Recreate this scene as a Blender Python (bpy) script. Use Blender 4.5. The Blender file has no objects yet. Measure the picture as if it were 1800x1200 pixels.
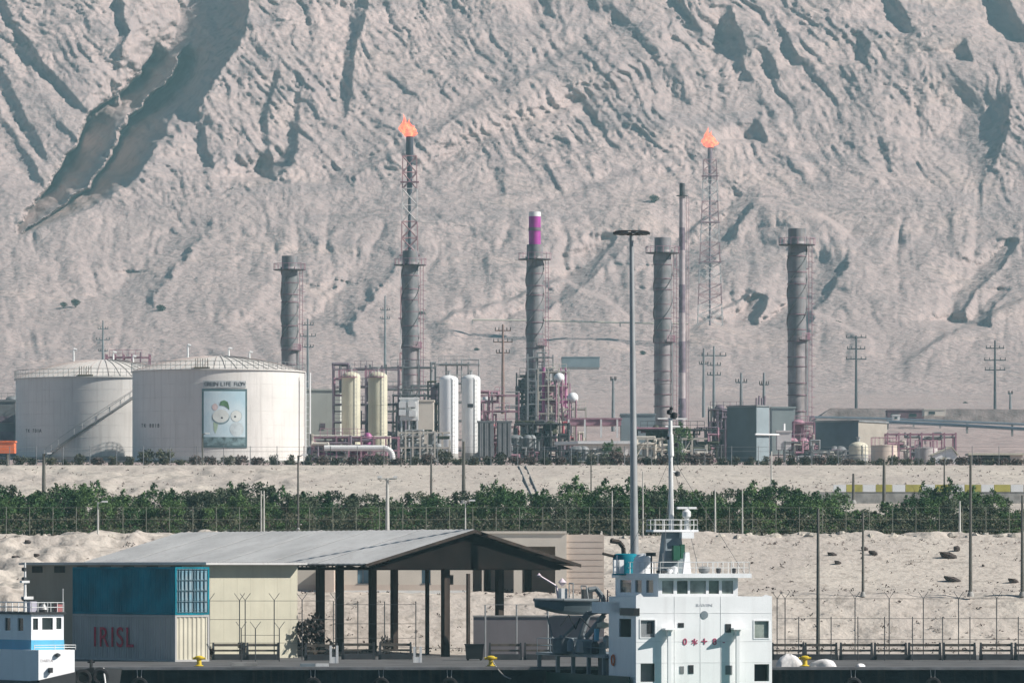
import bpy, math, random
import numpy as np
from mathutils import Vector, Matrix
R = math.radians
S = bpy.context.scene
C = S.collection
rnd = random.Random(7)

# ------------------------------------------------------------------ camera
F = 10000.0          # focal length in pixels of the 1800 px wide photograph
ZC = 7.6             # camera height above the water
HY = 1000.0          # row of the horizon in the photograph
cd = bpy.data.cameras.new("camera")
cd.sensor_width = 36.0
cd.lens = 36.0 * F / 1800.0
cd.shift_y = (HY - 600.0) / 1800.0
cd.clip_start = 1.0
cd.clip_end = 60000.0
cam = bpy.data.objects.new("camera", cd)
cam.location = (0, 0, ZC)
cam.rotation_euler = (R(90), 0, 0)
C.objects.link(cam)
S.camera = cam
S.render.resolution_x = 1024
S.render.resolution_y = 682
# ------------------------------------------------------------------ light
SAZ, SEL = R(77), R(36)      # azimuth: from "behind the camera" round to the right
SV = Vector((math.sin(SAZ) * math.cos(SEL), -math.cos(SAZ) * math.cos(SEL), math.sin(SEL)))
w = bpy.data.worlds.new("World")
S.world = w
w.use_nodes = True
nt = w.node_tree
bg = nt.nodes["Background"]
sky = nt.nodes.new("ShaderNodeTexSky")
sky.sky_type = 'NISHITA'
sky.sun_disc = False
sky.sun_elevation = SEL
sky.sun_rotation = math.atan2(SV.x, SV.y)
sky.air_density = 0.55
sky.dust_density = 0.1
sky.ozone_density = 2.0
nt.links.new(sky.outputs[0], bg.inputs[0])
bg.inputs[1].default_value = 0.05
ld = bpy.data.lights.new("sun", 'SUN')
ld.energy = 5.0
ld.angle = R(0.5)
ld.color = (1.0, 0.95, 0.89)
sun = bpy.data.objects.new("sun", ld)
sun.rotation_euler = SV.to_track_quat('Z', 'Y').to_euler()
sun.location = (200, -100, 300)
C.objects.link(sun)
S.view_settings.view_transform = 'Standard'
S.view_settings.look = 'None'
S.view_settings.exposure = 0.6
S.view_settings.gamma = 1
S.cycles.volume_bounces = 0
S.cycles.max_bounces = 5

# ------------------------------------------------------------------ materials
MATS = {}
def mat(name, col, rough=0.7, metal=0.0, var=0.10, scale=1.0, bump=0.0, bscale=None, col2=None, streak=0.0, emit=None, rust=0.0):
    """procedural paint / stone / steel: base colour varied by noise, streaks running down, optional bump"""
    if name in MATS: return MATS[name]
    m = bpy.data.materials.new(name); m.use_nodes = True
    n = m.node_tree.nodes; l = m.node_tree.links
    b = n["Principled BSDF"]
    b.inputs["Roughness"].default_value = rough
    b.inputs["Metallic"].default_value = metal
    if rough > .65: b.inputs["Specular IOR Level"].default_value = 0.15
    tc0 = n.new("ShaderNodeTexCoord"); oi = n.new("ShaderNodeObjectInfo")
    sc_ = n.new("ShaderNodeVectorMath"); sc_.operation = 'MULTIPLY_ADD'; l.new(oi.outputs["Random"], sc_.inputs[0]); sc_.inputs[1].default_value = (53, 31, 7); l.new(tc0.outputs["Object"], sc_.inputs[2])
    class tc: outputs = {"Object": sc_.outputs[0]}
    nz = n.new("ShaderNodeTexNoise"); nz.inputs["Scale"].default_value = scale; nz.inputs["Detail"].default_value = 6
    l.new(tc.outputs["Object"], nz.inputs["Vector"])
    rp = n.new("ShaderNodeValToRGB")
    c2 = col2 or tuple(max(0, c * (1 - var * 2)) for c in col)
    c1 = col if col2 else tuple(min(1, c * (1 + var)) for c in col)
    rp.color_ramp.elements[0].position = 0.35; rp.color_ramp.elements[1].position = 0.65
    rp.color_ramp.elements[0].color = (*c2, 1); rp.color_ramp.elements[1].color = (*c1, 1)
    l.new(nz.outputs[0], rp.inputs[0])
    out = rp.outputs[0]
    if streak > 0:
        mp = n.new("ShaderNodeMapping"); mp.inputs["Scale"].default_value = (3.0, 3.0, 0.12)
        l.new(tc.outputs["Object"], mp.inputs[0])
        ns = n.new("ShaderNodeTexNoise"); ns.inputs["Scale"].default_value = 1.0; ns.inputs["Detail"].default_value = 4
        l.new(mp.outputs[0], ns.inputs["Vector"])
        r2 = n.new("ShaderNodeValToRGB"); r2.color_ramp.elements[0].position = 0.5; r2.color_ramp.elements[1].position = 0.75
        r2.color_ramp.elements[0].color = (0, 0, 0, 1); r2.color_ramp.elements[1].color = (streak, streak, streak, 1)
        l.new(ns.outputs[0], r2.inputs[0])
        mx = n.new("ShaderNodeMix"); mx.data_type = 'RGBA'
        l.new(r2.outputs[0], mx.inputs[0]); l.new(out, mx.inputs[6])
        mx.inputs[7].default_value = (0.16, 0.11, 0.08, 1)
        out = mx.outputs[2]
    l.new(out, b.inputs["Base Color"])
    if bump > 0:
        nb = n.new("ShaderNodeTexNoise"); nb.inputs["Scale"].default_value = bscale or scale * 6; nb.inputs["Detail"].default_value = 8
        l.new(tc.outputs["Object"], nb.inputs["Vector"])
        bp = n.new("ShaderNodeBump"); bp.inputs["Strength"].default_value = 1.0; bp.inputs["Distance"].default_value = bump
        l.new(nb.outputs[0], bp.inputs["Height"]); l.new(bp.outputs[0], b.inputs["Normal"])
    if emit:
        b.inputs["Emission Color"].default_value = (*emit[0], 1); b.inputs["Emission Strength"].default_value = emit[1]
    MATS[name] = m
    return m

def rock_mat(name, ca, cb, cc, s1, s2, bump, bscale, strata=False):
    """earth and rock: three tones mixed by large patches, medium mottling and fine grain"""
    m = bpy.data.materials.new(name); m.use_nodes = True
    n = m.node_tree.nodes; l = m.node_tree.links
    b = n["Principled BSDF"]; b.inputs["Roughness"].default_value = 0.95
    b.inputs["Specular IOR Level"].default_value = 0.1
    tc = n.new("ShaderNodeTexCoord")
    def noise(sc, det=6, dist=0.0):
        z = n.new("ShaderNodeTexNoise"); z.inputs["Scale"].default_value = sc; z.inputs["Detail"].default_value = det
        z.inputs["Distortion"].default_value = dist
        l.new(tc.outputs["Object"], z.inputs["Vector"]); return z.outputs[0]
    def ramp(src, p0, p1, c0=(0, 0, 0, 1), c1=(1, 1, 1, 1)):
        r = n.new("ShaderNodeValToRGB"); r.color_ramp.elements[0].position = p0; r.color_ramp.elements[1].position = p1
        r.color_ramp.elements[0].color = c0; r.color_ramp.elements[1].color = c1
        l.new(src, r.inputs[0]); return r.outputs[0]
    def mix(fac, a, c):
        x = n.new("ShaderNodeMix"); x.data_type = 'RGBA'
        l.new(fac, x.inputs[0])
        for s, v in ((6, a), (7, c)):
            if isinstance(v, tuple): x.inputs[s].default_value = (*v, 1)
            else: l.new(v, x.inputs[s])
        return x.outputs[2]
    base = mix(ramp(noise(s1, 5, 0.6), 0.38, 0.62), ca, cb)
    base = mix(ramp(noise(s2, 8, 0.3), 0.5, 0.68), base, cc)
    if strata:      # darker blue-grey beds dipping down to the right, and pale scree tongues
        mp = n.new("ShaderNodeMapping"); mp.inputs["Rotation"].default_value = (0, R(-50), 0); mp.inputs["Scale"].default_value = (0.012, 0.012, 0.10)
        l.new(tc.outputs["Object"], mp.inputs[0])
        z = n.new("ShaderNodeTexNoise"); z.inputs["Scale"].default_value = 1.0; z.inputs["Detail"].default_value = 7; z.inputs["Distortion"].default_value = 0.8
        l.new(mp.outputs[0], z.inputs["Vector"])
        base = mix(ramp(z.outputs[0], 0.53, 0.66, c1=(.65, .65, .65, 1)), base, (0.29, 0.24, 0.235))
        sx_ = n.new("ShaderNodeSeparateXYZ"); l.new(tc.outputs["Object"], sx_.inputs[0])
        ma = n.new("ShaderNodeMath"); ma.operation = 'MULTIPLY_ADD'; l.new(noise(0.015, 5, 1.0), ma.inputs[0]); ma.inputs[1].default_value = 140; l.new(sx_.outputs[2], ma.inputs[2])
        lo = n.new("ShaderNodeMapRange"); lo.inputs[1].default_value = 235; lo.inputs[2].default_value = 190; lo.inputs[3].default_value = 0; lo.inputs[4].default_value = .6
        l.new(ma.outputs[0], lo.inputs[0]); base = mix(lo.outputs[0], base, (0.345, 0.275, 0.257))
        base = mix(ramp(noise(0.022, 6, 1.2), 0.56, 0.66, c1=(.7, .7, .7, 1)), base, (0.44, 0.345, 0.31))
    if strata:      # dark specks painted in as the shadows of small rocks
        mm = n.new("ShaderNodeMath"); mm.operation = 'MULTIPLY'; l.new(ramp(noise(0.30, 9, 0.4), 0.53, 0.60), mm.inputs[0]); l.new(ramp(noise(0.02, 4, 0.5), 0.40, 0.60), mm.inputs[1])
        m2 = n.new("ShaderNodeMath"); m2.operation = 'MULTIPLY'; l.new(mm.outputs[0], m2.inputs[0]); m2.inputs[1].default_value = .55
        base = mix(m2.outputs[0], base, (0.15, 0.125, 0.12))
    l.new(base, b.inputs["Base Color"])
    bp = n.new("ShaderNodeBump"); bp.inputs["Distance"].default_value = bump; bp.inputs["Strength"].default_value = 1
    l.new(noise(bscale, 10, 0.2), bp.inputs["Height"]); l.new(bp.outputs[0], b.inputs["Normal"])
    MATS[name] = m
    return m

# ------------------------------------------------------------------ mesh collector
class MB:
    def __init__(s): s.v = []; s.f = []
    def add(s, vs, fs):
        o = len(s.v); s.v += [tuple(p) for p in vs]; s.f += [tuple(i + o for i in f) for f in fs]; return s
    def box(s, x0, x1, y0, y1, z0, z1):
        return s.add([(x0, y0, z0), (x1, y0, z0), (x1, y1, z0), (x0, y1, z0), (x0, y0, z1), (x1, y0, z1), (x1, y1, z1), (x0, y1, z1)],
                     [(0, 3, 2, 1), (4, 5, 6, 7), (0, 1, 5, 4), (1, 2, 6, 5), (2, 3, 7, 6), (3, 0, 4, 7)])
    def cyl(s, a, b, r0, r1=None, n=8, cap=True):
        a = Vector(a); b = Vector(b); r1 = r0 if r1 is None else r1
        d = b - a
        if d.length < 1e-6: return s
        q = d.to_track_quat('Z', 'Y'); vs = []
        for c, r in ((a, r0), (b, r1)):
            for i in range(n):
                t = 2 * math.pi * i / n
                vs.append(c + q @ Vector((r * math.cos(t), r * math.sin(t), 0)))
        fs = [(i, (i + 1) % n, n + (i + 1) % n, n + i) for i in range(n)]
        if cap: fs += [tuple(range(n))[::-1], tuple(range(n, 2 * n))]
        return s.add(vs, fs)
    def path(s, pts, r, n=6):
        for a, b in zip(pts[:-1], pts[1:]): s.cyl(a, b, r, r, n)
        return s
    def lathe(s, c, prof, n=24, a0=0.0, a1=2 * math.pi, cap=True):
        full = abs(a1 - a0 - 2 * math.pi) < 1e-6
        m = n if full else n + 1
        vs = []
        for r, z in prof:
            for i in range(m):
                t = a0 + (a1 - a0) * i / n
                vs.append((c[0] + r * math.cos(t), c[1] + r * math.sin(t), c[2] + z))
        fs = []
        for k in range(len(prof) - 1):
            for i in range(n):
                j = (i + 1) % m
                fs.append((k * m + i, k * m + j, (k + 1) * m + j, (k + 1) * m + i))
        if cap and full:
            if prof[0][0] > 1e-4: fs.append(tuple(range(m))[::-1])
            if prof[-1][0] > 1e-4: fs.append(tuple((len(prof) - 1) * m + i for i in range(m)))
        return s.add(vs, fs)
    def prism(s, poly, y0, y1):
        """poly in x,z extruded along y"""
        n = len(poly)
        vs = [(x, y0, z) for x, z in poly] + [(x, y1, z) for x, z in poly]
        fs = [tuple(range(n)), tuple(range(2 * n - 1, n - 1, -1))] + [(i, n + i, n + (i + 1) % n, (i + 1) % n) for i in range(n)]
        return s.add(vs, fs)
    def vprism(s, poly, z0, z1):
        n = len(poly)
        vs = [(x, y, z0) for x, y in poly] + [(x, y, z1) for x, y in poly]
        fs = [tuple(range(n))[::-1], tuple(range(n, 2 * n))] + [(i, (i + 1) % n, n + (i + 1) % n, n + i) for i in range(n)]
        return s.add(vs, fs)
    def build(s, name, m, parent=None, loc=None, smooth=True, **props):
        me = bpy.data.meshes.new(name)
        me.from_pydata(s.v, [], s.f)
        me.validate()
        if smooth and len(s.f) < 200000:
            me.polygons.foreach_set("use_smooth", [True] * len(me.polygons))
            me.set_sharp_from_angle(angle=R(35))
        me.materials.append(m)
        o = bpy.data.objects.new(name, me); C.objects.link(o)
        if parent: o.parent = parent
        if loc: o.location = loc
        for k, v in props.items(): o[k] = v
        return o

def thing(name, label, cat, loc=(0, 0, 0), group=None, rz=0.0):
    o = bpy.data.objects.new(name, None); C.objects.link(o)
    o.empty_display_size = 0.5
    o.location = loc; o.rotation_euler = (0, 0, rz)
    o["label"] = label; o["category"] = cat
    if group: o["group"] = group
    return o
def dup(root, loc, label, rz=0.0, sc=None, group=None):
    r = root.copy(); C.objects.link(r); r.location = loc; r.rotation_euler = (0, 0, rz)
    if sc: r.scale = sc
    r["label"] = label
    if group: r["group"] = group
    for ch in list(root.children):
        c = ch.copy(); C.objects.link(c); c.parent = r
        for g in list(ch.children):
            d = g.copy(); C.objects.link(d); d.parent = c
    return r
ORD = ("first second third fourth fifth sixth seventh eighth ninth tenth eleventh twelfth thirteenth fourteenth fifteenth sixteenth "
       "seventeenth eighteenth nineteenth twentieth").split()

# ------------------------------------------------------------------ noise
_T = np.random.RandomState(11).rand(8, 256, 256)
def vnoise(x, y, seed=0):
    t = _T[seed % 8]
    xi = np.floor(x).astype(int); yi = np.floor(y).astype(int)
    fx = x - xi; fy = y - yi
    fx = fx * fx * fx * (fx * (fx * 6 - 15) + 10); fy = fy * fy * fy * (fy * (fy * 6 - 15) + 10)
    a = t[xi & 255, yi & 255]; b = t[(xi + 1) & 255, yi & 255]
    c = t[xi & 255, (yi + 1) & 255]; d = t[(xi + 1) & 255, (yi + 1) & 255]
    return (a * (1 - fx) + b * fx) * (1 - fy) + (c * (1 - fx) + d * fx) * fy
def fbm(x, y, o=4, seed=0, g=0.5):
    s = 0; a = 1.0; tot = 0
    for k in range(o):
        s = s + a * (vnoise(x * 2 ** k + 17.3 * k, y * 2 ** k + 5.1 * k, seed + k) * 2 - 1); tot += a; a *= g
    return s / tot
def ridge(x, y, o=4, seed=0, g=0.5):
    s = 0; a = 1.0; tot = 0
    for k in range(o):
        s = s + a * (1 - np.abs(vnoise(x * 2 ** k + 9.7 * k, y * 2 ** k + 3.3 * k, seed + k) * 2 - 1) * 2); tot += a; a *= g
    return s / tot
def sstep(a, b, x):
    t = np.clip((x - a) / (b - a), 0, 1); return t * t * (3 - 2 * t)

def grid_mesh(name, X, Y, Z, m, **props):
    r, c = X.shape
    co = np.stack([X, Y, Z], -1).reshape(-1, 3).astype(np.float32)
    i = np.arange(r * c).reshape(r, c)
    q = np.stack([i[:-1, :-1], i[:-1, 1:], i[1:, 1:], i[1:, :-1]], -1).reshape(-1, 4)
    me = bpy.data.meshes.new(name)
    me.vertices.add(len(co)); me.vertices.foreach_set("co", co.ravel())
    me.loops.add(q.size); me.loops.foreach_set("vertex_index", q.ravel().astype(np.int32))
    me.polygons.add(len(q)); me.polygons.foreach_set("loop_start", np.arange(0, q.size, 4, dtype=np.int32))
    me.polygons.foreach_set("loop_total", np.full(len(q), 4, dtype=np.int32))
    me.update(calc_edges=True)
    me.materials.append(m)
    o = bpy.data.objects.new(name, me); C.objects.link(o)
    for k, v in props.items(): o[k] = v
    return o

# ------------------------------------------------------------------ terrain profiles
# yard, lower slope, terrace, upper slope, tree belt, embankment
NY = [372, 384, 388, 396, 399, 411, 414, 431, 434, 470, 520, 560, 597, 602, 640]
NZ = [2.0, 2.25, 2.6, 5.75, 5.95, 6.1, 6.3, 9.85, 10.1, 10.5, 12.3, 14.4, 18.2, 18.6, 19.25]
# plant plateau, foothills and mountain: row in the photograph -> distance
PP = [-700, -300, 0, 150, 300, 450, 560, 620, 690, 725, 755, 790, 812, 818]
PD = [2760, 2560, 2440, 2380, 2315, 2230, 2120, 2040, 1910, 1560, 1200, 900, 800, 640]
def row_of(Y): return float(np.interp(Y, PD[::-1], PP[::-1]))
def gz(Y):
    if Y <= 372: return 2.0
    if Y <= 640: return float(np.interp(Y, NY, NZ))
    return ZC + (HY - row_of(Y)) * Y / F
def X(px, Y): return (px - 900) * Y / F
def Z(py, Y): return ZC + (HY - py) * Y / F
def G(px, Y): return (X(px, Y), Y, gz(Y))

sand_far = rock_mat("mountain_rock", (0.45, 0.352, 0.325), (0.385, 0.305, 0.285), (0.31, 0.245, 0.235), 0.012, 0.09, 1.3, 0.30, strata=True)
sand_near = rock_mat("pale_earth", (0.50, 0.45, 0.39), (0.44, 0.39, 0.345), (0.34, 0.30, 0.26), 0.08, 1.3, 0.12, 2.2)

# near ground sheet
ys = np.unique(np.concatenate([np.arange(372, 440, 0.35), np.arange(440, 560, 3), np.arange(560, 640.1, 1.0)]))
us = np.arange(-620, 2420, 7.0)
YY, UU = np.meshgrid(ys, us, indexing='ij')
XX = (UU - 900) * YY / F
ZZ = np.interp(YY, NY, NZ)
slope = sstep(384, 390, YY) * (1 - sstep(431, 440, YY)) + 0.5 * sstep(556, 566, YY) * (1 - sstep(592, 604, YY))
left = 1 - sstep(-24, -17, XX); rgt = sstep(8, 16, XX) * sstep(398, 402, YY) * (YY < 434)
ZZ = ZZ + slope * (1 - .75 * rgt) * (0.35 * fbm(XX / 6, YY / 6, 4, 1) + 0.16 * fbm(XX / 1.3, YY / 1.3, 3, 3) + left * 0.8 * ridge(XX / 3.0, YY / 4.0, 4, 2))
rim = np.exp(-((YY - 432.5) / 1.6) ** 2) * sstep(10, 14, XX + 3 * 0) 
ZZ = ZZ + rim * (0.35 + 0.45 * fbm(XX / 1.6, YY / 1.6, 3, 5))
ZZ[0, :] = 1.8; ZZ[-1, :] = gz(640) - 0.05
grid_mesh("ground", XX, YY, ZZ, sand_near, kind="structure")

# mountain with plateau in front: rows of the slope, relief as depth
us = np.arange(-560, 2360, 2.7)
vs_ = np.concatenate([np.arange(818, 700, -3.0), np.arange(700, 600, -2.5), np.arange(600, -330, -2.1), np.arange(-330, -700, -8)])
V, U = np.meshgrid(vs_, us, indexing='ij')
vv = np.arange(-900, 900, 1.0); d1 = np.interp(vv, PP, PD); kk = np.hanning(141); kk /= kk.sum(); d2 = np.convolve(np.pad(d1, 70, mode='edge'), kk, mode='valid')
D = np.interp(V, PP, PD); D = D + (np.interp(V, vv, d2) - D) * (1 - sstep(600, 690, V))
fx = D * 0.0
amp = sstep(700, 560, V)
smooth_spots = [(880, 400, 190, 70, .9), (1470, 385, 120, 60, .9), (1330, 480, 200, 60, .5), (330, 520, 220, 45, .6), (200, 600, 320, 45, 1), (1050, 600, 150, 40, .7), (1600, 640, 240, 45, .7), (90, 170, 80, 80, .5), (260, 60, 50, 80, .4), (1700, 70, 50, 90, .9)]
rough = np.ones_like(U)
for cx, cy, rx, ry, k in smooth_spots:
    rough *= 1 - k * np.exp(-(((U - cx) / rx) ** 2 + ((V - cy) / ry) ** 2))
rough *= 1 - .55 * sstep(320, 420, V)
mound_dep = np.zeros_like(U)
for xs, yc, k, hh in [([-900, -560, 0, 150, 280, 400, 470], [560, 566, 568, 573, 588, 612, 640], 26, 85),
                      ([740, 800, 880, 985, 1060, 1130], [575, 545, 528, 486, 520, 566], 17, 100),
                      ([840, 905, 990, 1090, 1150], [640, 612, 590, 598, 640], 12, 60),
                      ([1190, 1260, 1330, 1400, 1480, 1560], [590, 545, 508, 528, 566, 610], 17, 100),
                      ([1180, 1240, 1330, 1440, 1520], [430, 380, 346, 372, 430], 14, 90),
                      ([1560, 1680, 1800, 1950, 2360], [650, 575, 520, 480, 470], 20, 120)]:
    yy = np.interp(U, xs, yc, left=yc[0] if xs[0] < -800 else 2000, right=2000 if xs[-1] < 2300 else yc[-1]) + 3.5 * fbm(U / 30, U * 0 + k, 3, 2)
    inside = sstep(-1, 7, V - yy) * (1 - sstep(0, hh, V - yy))
    e0 = sstep(xs[0], xs[0] + 60, U) if xs[0] > -800 else 1
    e1 = (1 - sstep(xs[-1] - 60, xs[-1], U)) if xs[-1] < 2300 else 1
    mound_dep -= k * inside * e0 * e1
    rough *= 1 - .6 * sstep(0, 6, V - yy) * (1 - sstep(hh * .6, hh * 1.2, V - yy)) * e0 * e1
upper = sstep(420, 250, V)
Zb = ZC + (HY - V) * D / F
SL = np.clip(np.gradient(D, axis=0) / np.maximum(1e-3, np.gradient(Zb, axis=0)), .8, 6)
THR = (.237 + .588 * SL) / .774
# warp
WU = U + 26 * fbm(U / 90, V / 90, 3, 2); WV = V + 26 * fbm(U / 90 + 40, V / 90, 3, 4)
a = R(52)   # strata dip down to the right in the upper part
S1 = WU * math.sin(a) - WV * math.cos(a); S2 = WU * math.cos(a) + WV * math.sin(a)
dep = amp * 11 * fbm(U / 260, V / 200, 3, 1) + amp * mound_dep
dep += amp * upper * rough * (-3.0) * ridge(S1 / 75, S2 / 260, 3, 3)
dep += amp * rough * (-1.7) * ridge(S1 / 26, S2 / 120, 3, 5)
dep += amp * upper * rough * (-1.5) * ridge(S1 / 12, S2 / 110, 2, 1) * sstep(-.3, .4, fbm(U / 120, V / 90, 2, 7))
# tilted rock layers: each bed ends in a small broken step facing left
LW = 10 * fbm(U / 60, V / 45, 4, 1)
for lam, A_, sd in ((58, 2.2, 1), (23, 1.15, 3), (11, .8, 5)):
    f_ = (S1 + LW) / lam + .35 * fbm(S2 / 140, S1 / 90, 2, sd); fr_ = f_ - np.floor(f_)
    step = np.where(fr_ < .88, fr_ / .88, (1 - fr_) / .12)
    dep += amp * upper * rough * A_ * step * 1.25 * sstep(-.05, .5, fbm(U / 110 + sd * 7, V / 80, 3, sd))
dep += amp * rough * (0.55 + 0.45 * upper) * (-1.15) * ridge(WU / 22, WV / 17, 3, 6)
dep += amp * rough * (-.85) * ridge(WU / 10, WV / 8, 2, 2) * (.5 + 1.0 * sstep(-.2, .5, fbm(U / 70, V / 50, 2, 5)))
dep += amp * (1 - rough) * 0.8 * fbm(U / 20, V / 14, 3, 2)
# rounded hills and gullies of the foothills
mid = sstep(700, 640, V) * (1 - sstep(430, 330, V))
dep += mid * (-15) * np.maximum(0, fbm(WU / 150, WV / 95, 3, 6)) ** 1.15
dep += mid * 4 * ridge(WU / 46, WV / 60, 3, 1)
# long spur running up to the right in the middle
sp = (V - (340 - (U - 520) * 0.42))
dep += amp * (-9) * np.exp(-(sp / 38.0) ** 2) * sstep(480, 620, U) * (1 - sstep(1150, 1300, U))

def band(rows, k=1.05, rec=3.0, soft=9.0, jag=7.0, fade=0.0):
    """a steep left-facing rock wall between two edges per row; the slab beyond it climbs back gently"""
    global dep
    ry = np.array([r[0] for r in rows], float); xl = np.array([r[1] for r in rows], float); xc = np.array([r[2] for r in rows], float)
    y0, y1 = ry[0], ry[-1]
    j = jag * fbm(U / 16, V / 12, 3, 4) * np.minimum(1, (np.interp(V, ry, xc) - np.interp(V, ry, xl)) / 25)
    L = np.interp(V, ry, xl) + j; Rr = np.interp(V, ry, xc) + j * 0.8
    wd = np.maximum(Rr - L, 3.0)
    t = (Rr - U) / wd
    A = wd * 0.22 * k * THR * np.where(wd > 60, 1.12, .95)
    prof = np.where(t < 0, 0, np.where(t < 1, np.clip(t, 0, 1) ** 0.5, np.maximum(0, 1 - (t - 1) / rec) ** 1.3))
    crest = np.where(t < 0, np.exp(t * wd / 30.0), 1 - np.minimum(1, t * 4)) * (t < 0.25) * -0.12
    env = sstep(y0 - soft, y0 + 1, V) * (1 - sstep(y1 - 1, y1 + soft, V))
    dep = dep * (1 - (0.55 if wd.max() > 60 else .2) * env * sstep(0, .12, t) * (1 - sstep(.9, 1.15, t))) + A * (prof + crest) * env
band([(-320, 330, 520), (-40, 310, 455), (0, 322, 437), (50, 310, 430), (90, 290, 412), (140, 262, 378), (185, 230, 352)], k=1.12, rec=.7, soft=40)
# lower gully: steep parallel rock steps running with its axis, shaped to turn it dark
ry = np.array([70, 110, 150, 190, 230, 260, 300, 330, 370, 400, 415.]); gl = np.array([285, 262, 222, 176, 135, 120, 100, 82, 45, 30, 26.]); gr = np.array([385, 372, 345, 312, 291, 278, 252, 220, 150, 70, 40.])
j = 12 * fbm(U / 30, V / 24, 3, 4); Lg = np.interp(V, ry, gl) + j; Rg = np.interp(V, ry, gr) + j * .7; wd = np.maximum(Rg - Lg, 4)
t = (Rg - U) / wd; tn = t * 2 + .22 * fbm(U / 70, V / 50, 3, 6); fr = tn - np.floor(tn); ins = (t > 0) & (tn > 0) & (tn < 2)
tooth = np.where(fr < .95, fr / .95, (1 - fr) / .05) * ins
env = sstep(70, 130, V) * (1 - sstep(405, 418, V))
dep = dep * (1 - .3 * env * sstep(-.02, .1, t) * (1 - sstep(.95, 1.05, t))) + env * tooth * wd * .22 * 2.5
band([(-60, 190, 206), (30, 201, 217), (55, 213, 228), (80, 201, 214), (110, 196, 213), (180, 201, 213)], 1.3)
band([(-60, 630, 652), (-20, 624, 646), (40, 610, 641), (70, 606, 628), (120, 602, 621), (160, 599, 618), (205, 597, 608)], 1.2)
band([(130, 482, 491), (160, 470, 480), (200, 459, 469), (260, 464, 473), (310, 455, 482)], 1.3)
band([(170, 520, 527), (210, 511, 525), (260, 504, 523), (290, 478, 512), (312, 463, 488)], 1.2)
band([(-10, -14, 6), (40, 8, 22), (70, 34, 50), (110, 56, 74), (150, 98, 113), (190, 138, 150), (205, 155, 160)], 1.2)
band([(120, -14, 4), (200, 22, 42), (250, 55, 74), (285, 76, 84)], 1.1)
band([(190, -30, -5), (240, 0, 30), (290, 30, 62), (325, 60, 80)], .9)
band([(15, 1268, 1284), (50, 1264, 1300), (90, 1272, 1309), (110, 1284, 1306), (140, 1303, 1322)], 1.2)
band([(-60, 1150, 1172), (0, 1180, 1198), (20, 1193, 1212), (50, 1213, 1232), (70, 1230, 1238)], 1.2)
band([(90, 1338, 1350), (120, 1343, 1365), (135, 1358, 1370)], 1.2)
band([(55, 1371, 1379), (90, 1381, 1399), (115, 1394, 1409)], 1.2)
band([(60, 1506, 1516), (80, 1508, 1530), (105, 1506, 1524)], 1.2)
band([(-40, 1540, 1560), (0, 1555, 1577), (30, 1563, 1592), (55, 1590, 1606)], 1.2)
band([(-60, 1700, 1745), (0, 1736, 1776), (40, 1752, 1790), (70, 1784, 1806)], 1.1)
band([(72, 1690, 1697), (90, 1680, 1703), (104, 1687, 1709)], 1.2)
band([(200, 1690, 1775), (240, 1682, 1768), (280, 1700, 1752), (320, 1715, 1727)], .55, rec=1.6, soft=80)
band([(150, 1610, 1632), (225, 1618, 1636)], .5, rec=2, soft=40)
band([(215, 1324, 1335), (243, 1317, 1345)], 1.2)
band([(245, 1544, 1552), (270, 1549, 1561), (300, 1559, 1567)], 1.2)
band([(425, 1772, 1790), (470, 1722, 1762), (510, 1688, 1716), (550, 1664, 1692), (562, 1666, 1700)], .9)
band([(510, 1756, 1775), (545, 1716, 1740), (570, 1700, 1742)], .8)
band([(420, 1060, 1084), (450, 1022, 1062), (482, 1000, 1036)], .7, jag=4, soft=14)
band([(525, 1322, 1352), (560, 1290, 1335)], .7, jag=8, soft=20)
band([(225, 349, 359), (260, 347, 364), (292, 359, 377)], 1.2)
band([(-40, 926, 940), (20, 935, 947), (47, 949, 957)], 1.2)
band([(-40, 946, 960), (27, 957, 968)], 1.2)
band([(-10, 1034, 1044), (20, 1041, 1054)], 1.2)
band([(300, 870, 885), (340, 876, 888)], .8)
band([(70, 1180, 1192), (190, 1186, 1196)], .5)
band([(425, 1085, 1108), (500, 985, 1030), (560, 885, 940)], .55, rec=2.5, soft=30, jag=12)
band([(345, 1300, 1335), (420, 1228, 1285), (475, 1180, 1240)], .5, rec=2.5, soft=30, jag=12)
band([(470, 1450, 1490), (570, 1340, 1420)], .4, rec=2, soft=40, jag=14)
band([(460, 650, 700), (570, 540, 620)], .4, rec=2.2, soft=40, jag=14)
band([(400, 330, 370), (520, 200, 270)], .35, rec=2, soft=40, jag=14)
band([(40, 1085, 1105), (130, 905, 940), (190, 790, 828), (250, 700, 735), (310, 575, 620)], .5, rec=2, soft=30)
band([(140, 1125, 1150), (200, 960, 990), (240, 860, 890), (300, 745, 775)], .5, rec=2, soft=30)
band([(250, 1230, 1250), (330, 1020, 1050), (360, 930, 950)], .35, rec=2, soft=30)
D2 = D + dep
ng = sstep(600, 700, V)
XX = (U - 900) * D2 / F
ZZ = ZC + (HY - V) * D2 / F
ZZ += ng * 0.25 * fbm(XX / 9, D2 / 14, 3, 1) * (1 - sstep(800, 818, V))
grid_mesh("mountain", XX, D2, ZZ, sand_far, kind="structure")
# land behind the mountain and under everything, reaching the horizon
base = MB(); base.box(-9000, 9000, 374, 14000, -3.0, 1.6)
base.build("land", sand_far, kind="structure", smooth=False)
wm = mat("harbour_water", (0.012, 0.035, 0.042), 0.12, 0, 0.1, 0.3, 0.12, 1.2)
MB().add([(-9000, -600, 0), (9000, -600, 0), (9000, 372, 0), (-9000, 372, 0)], [(0, 1, 2, 3)]).build("water", wm, kind="structure", smooth=False)
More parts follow.
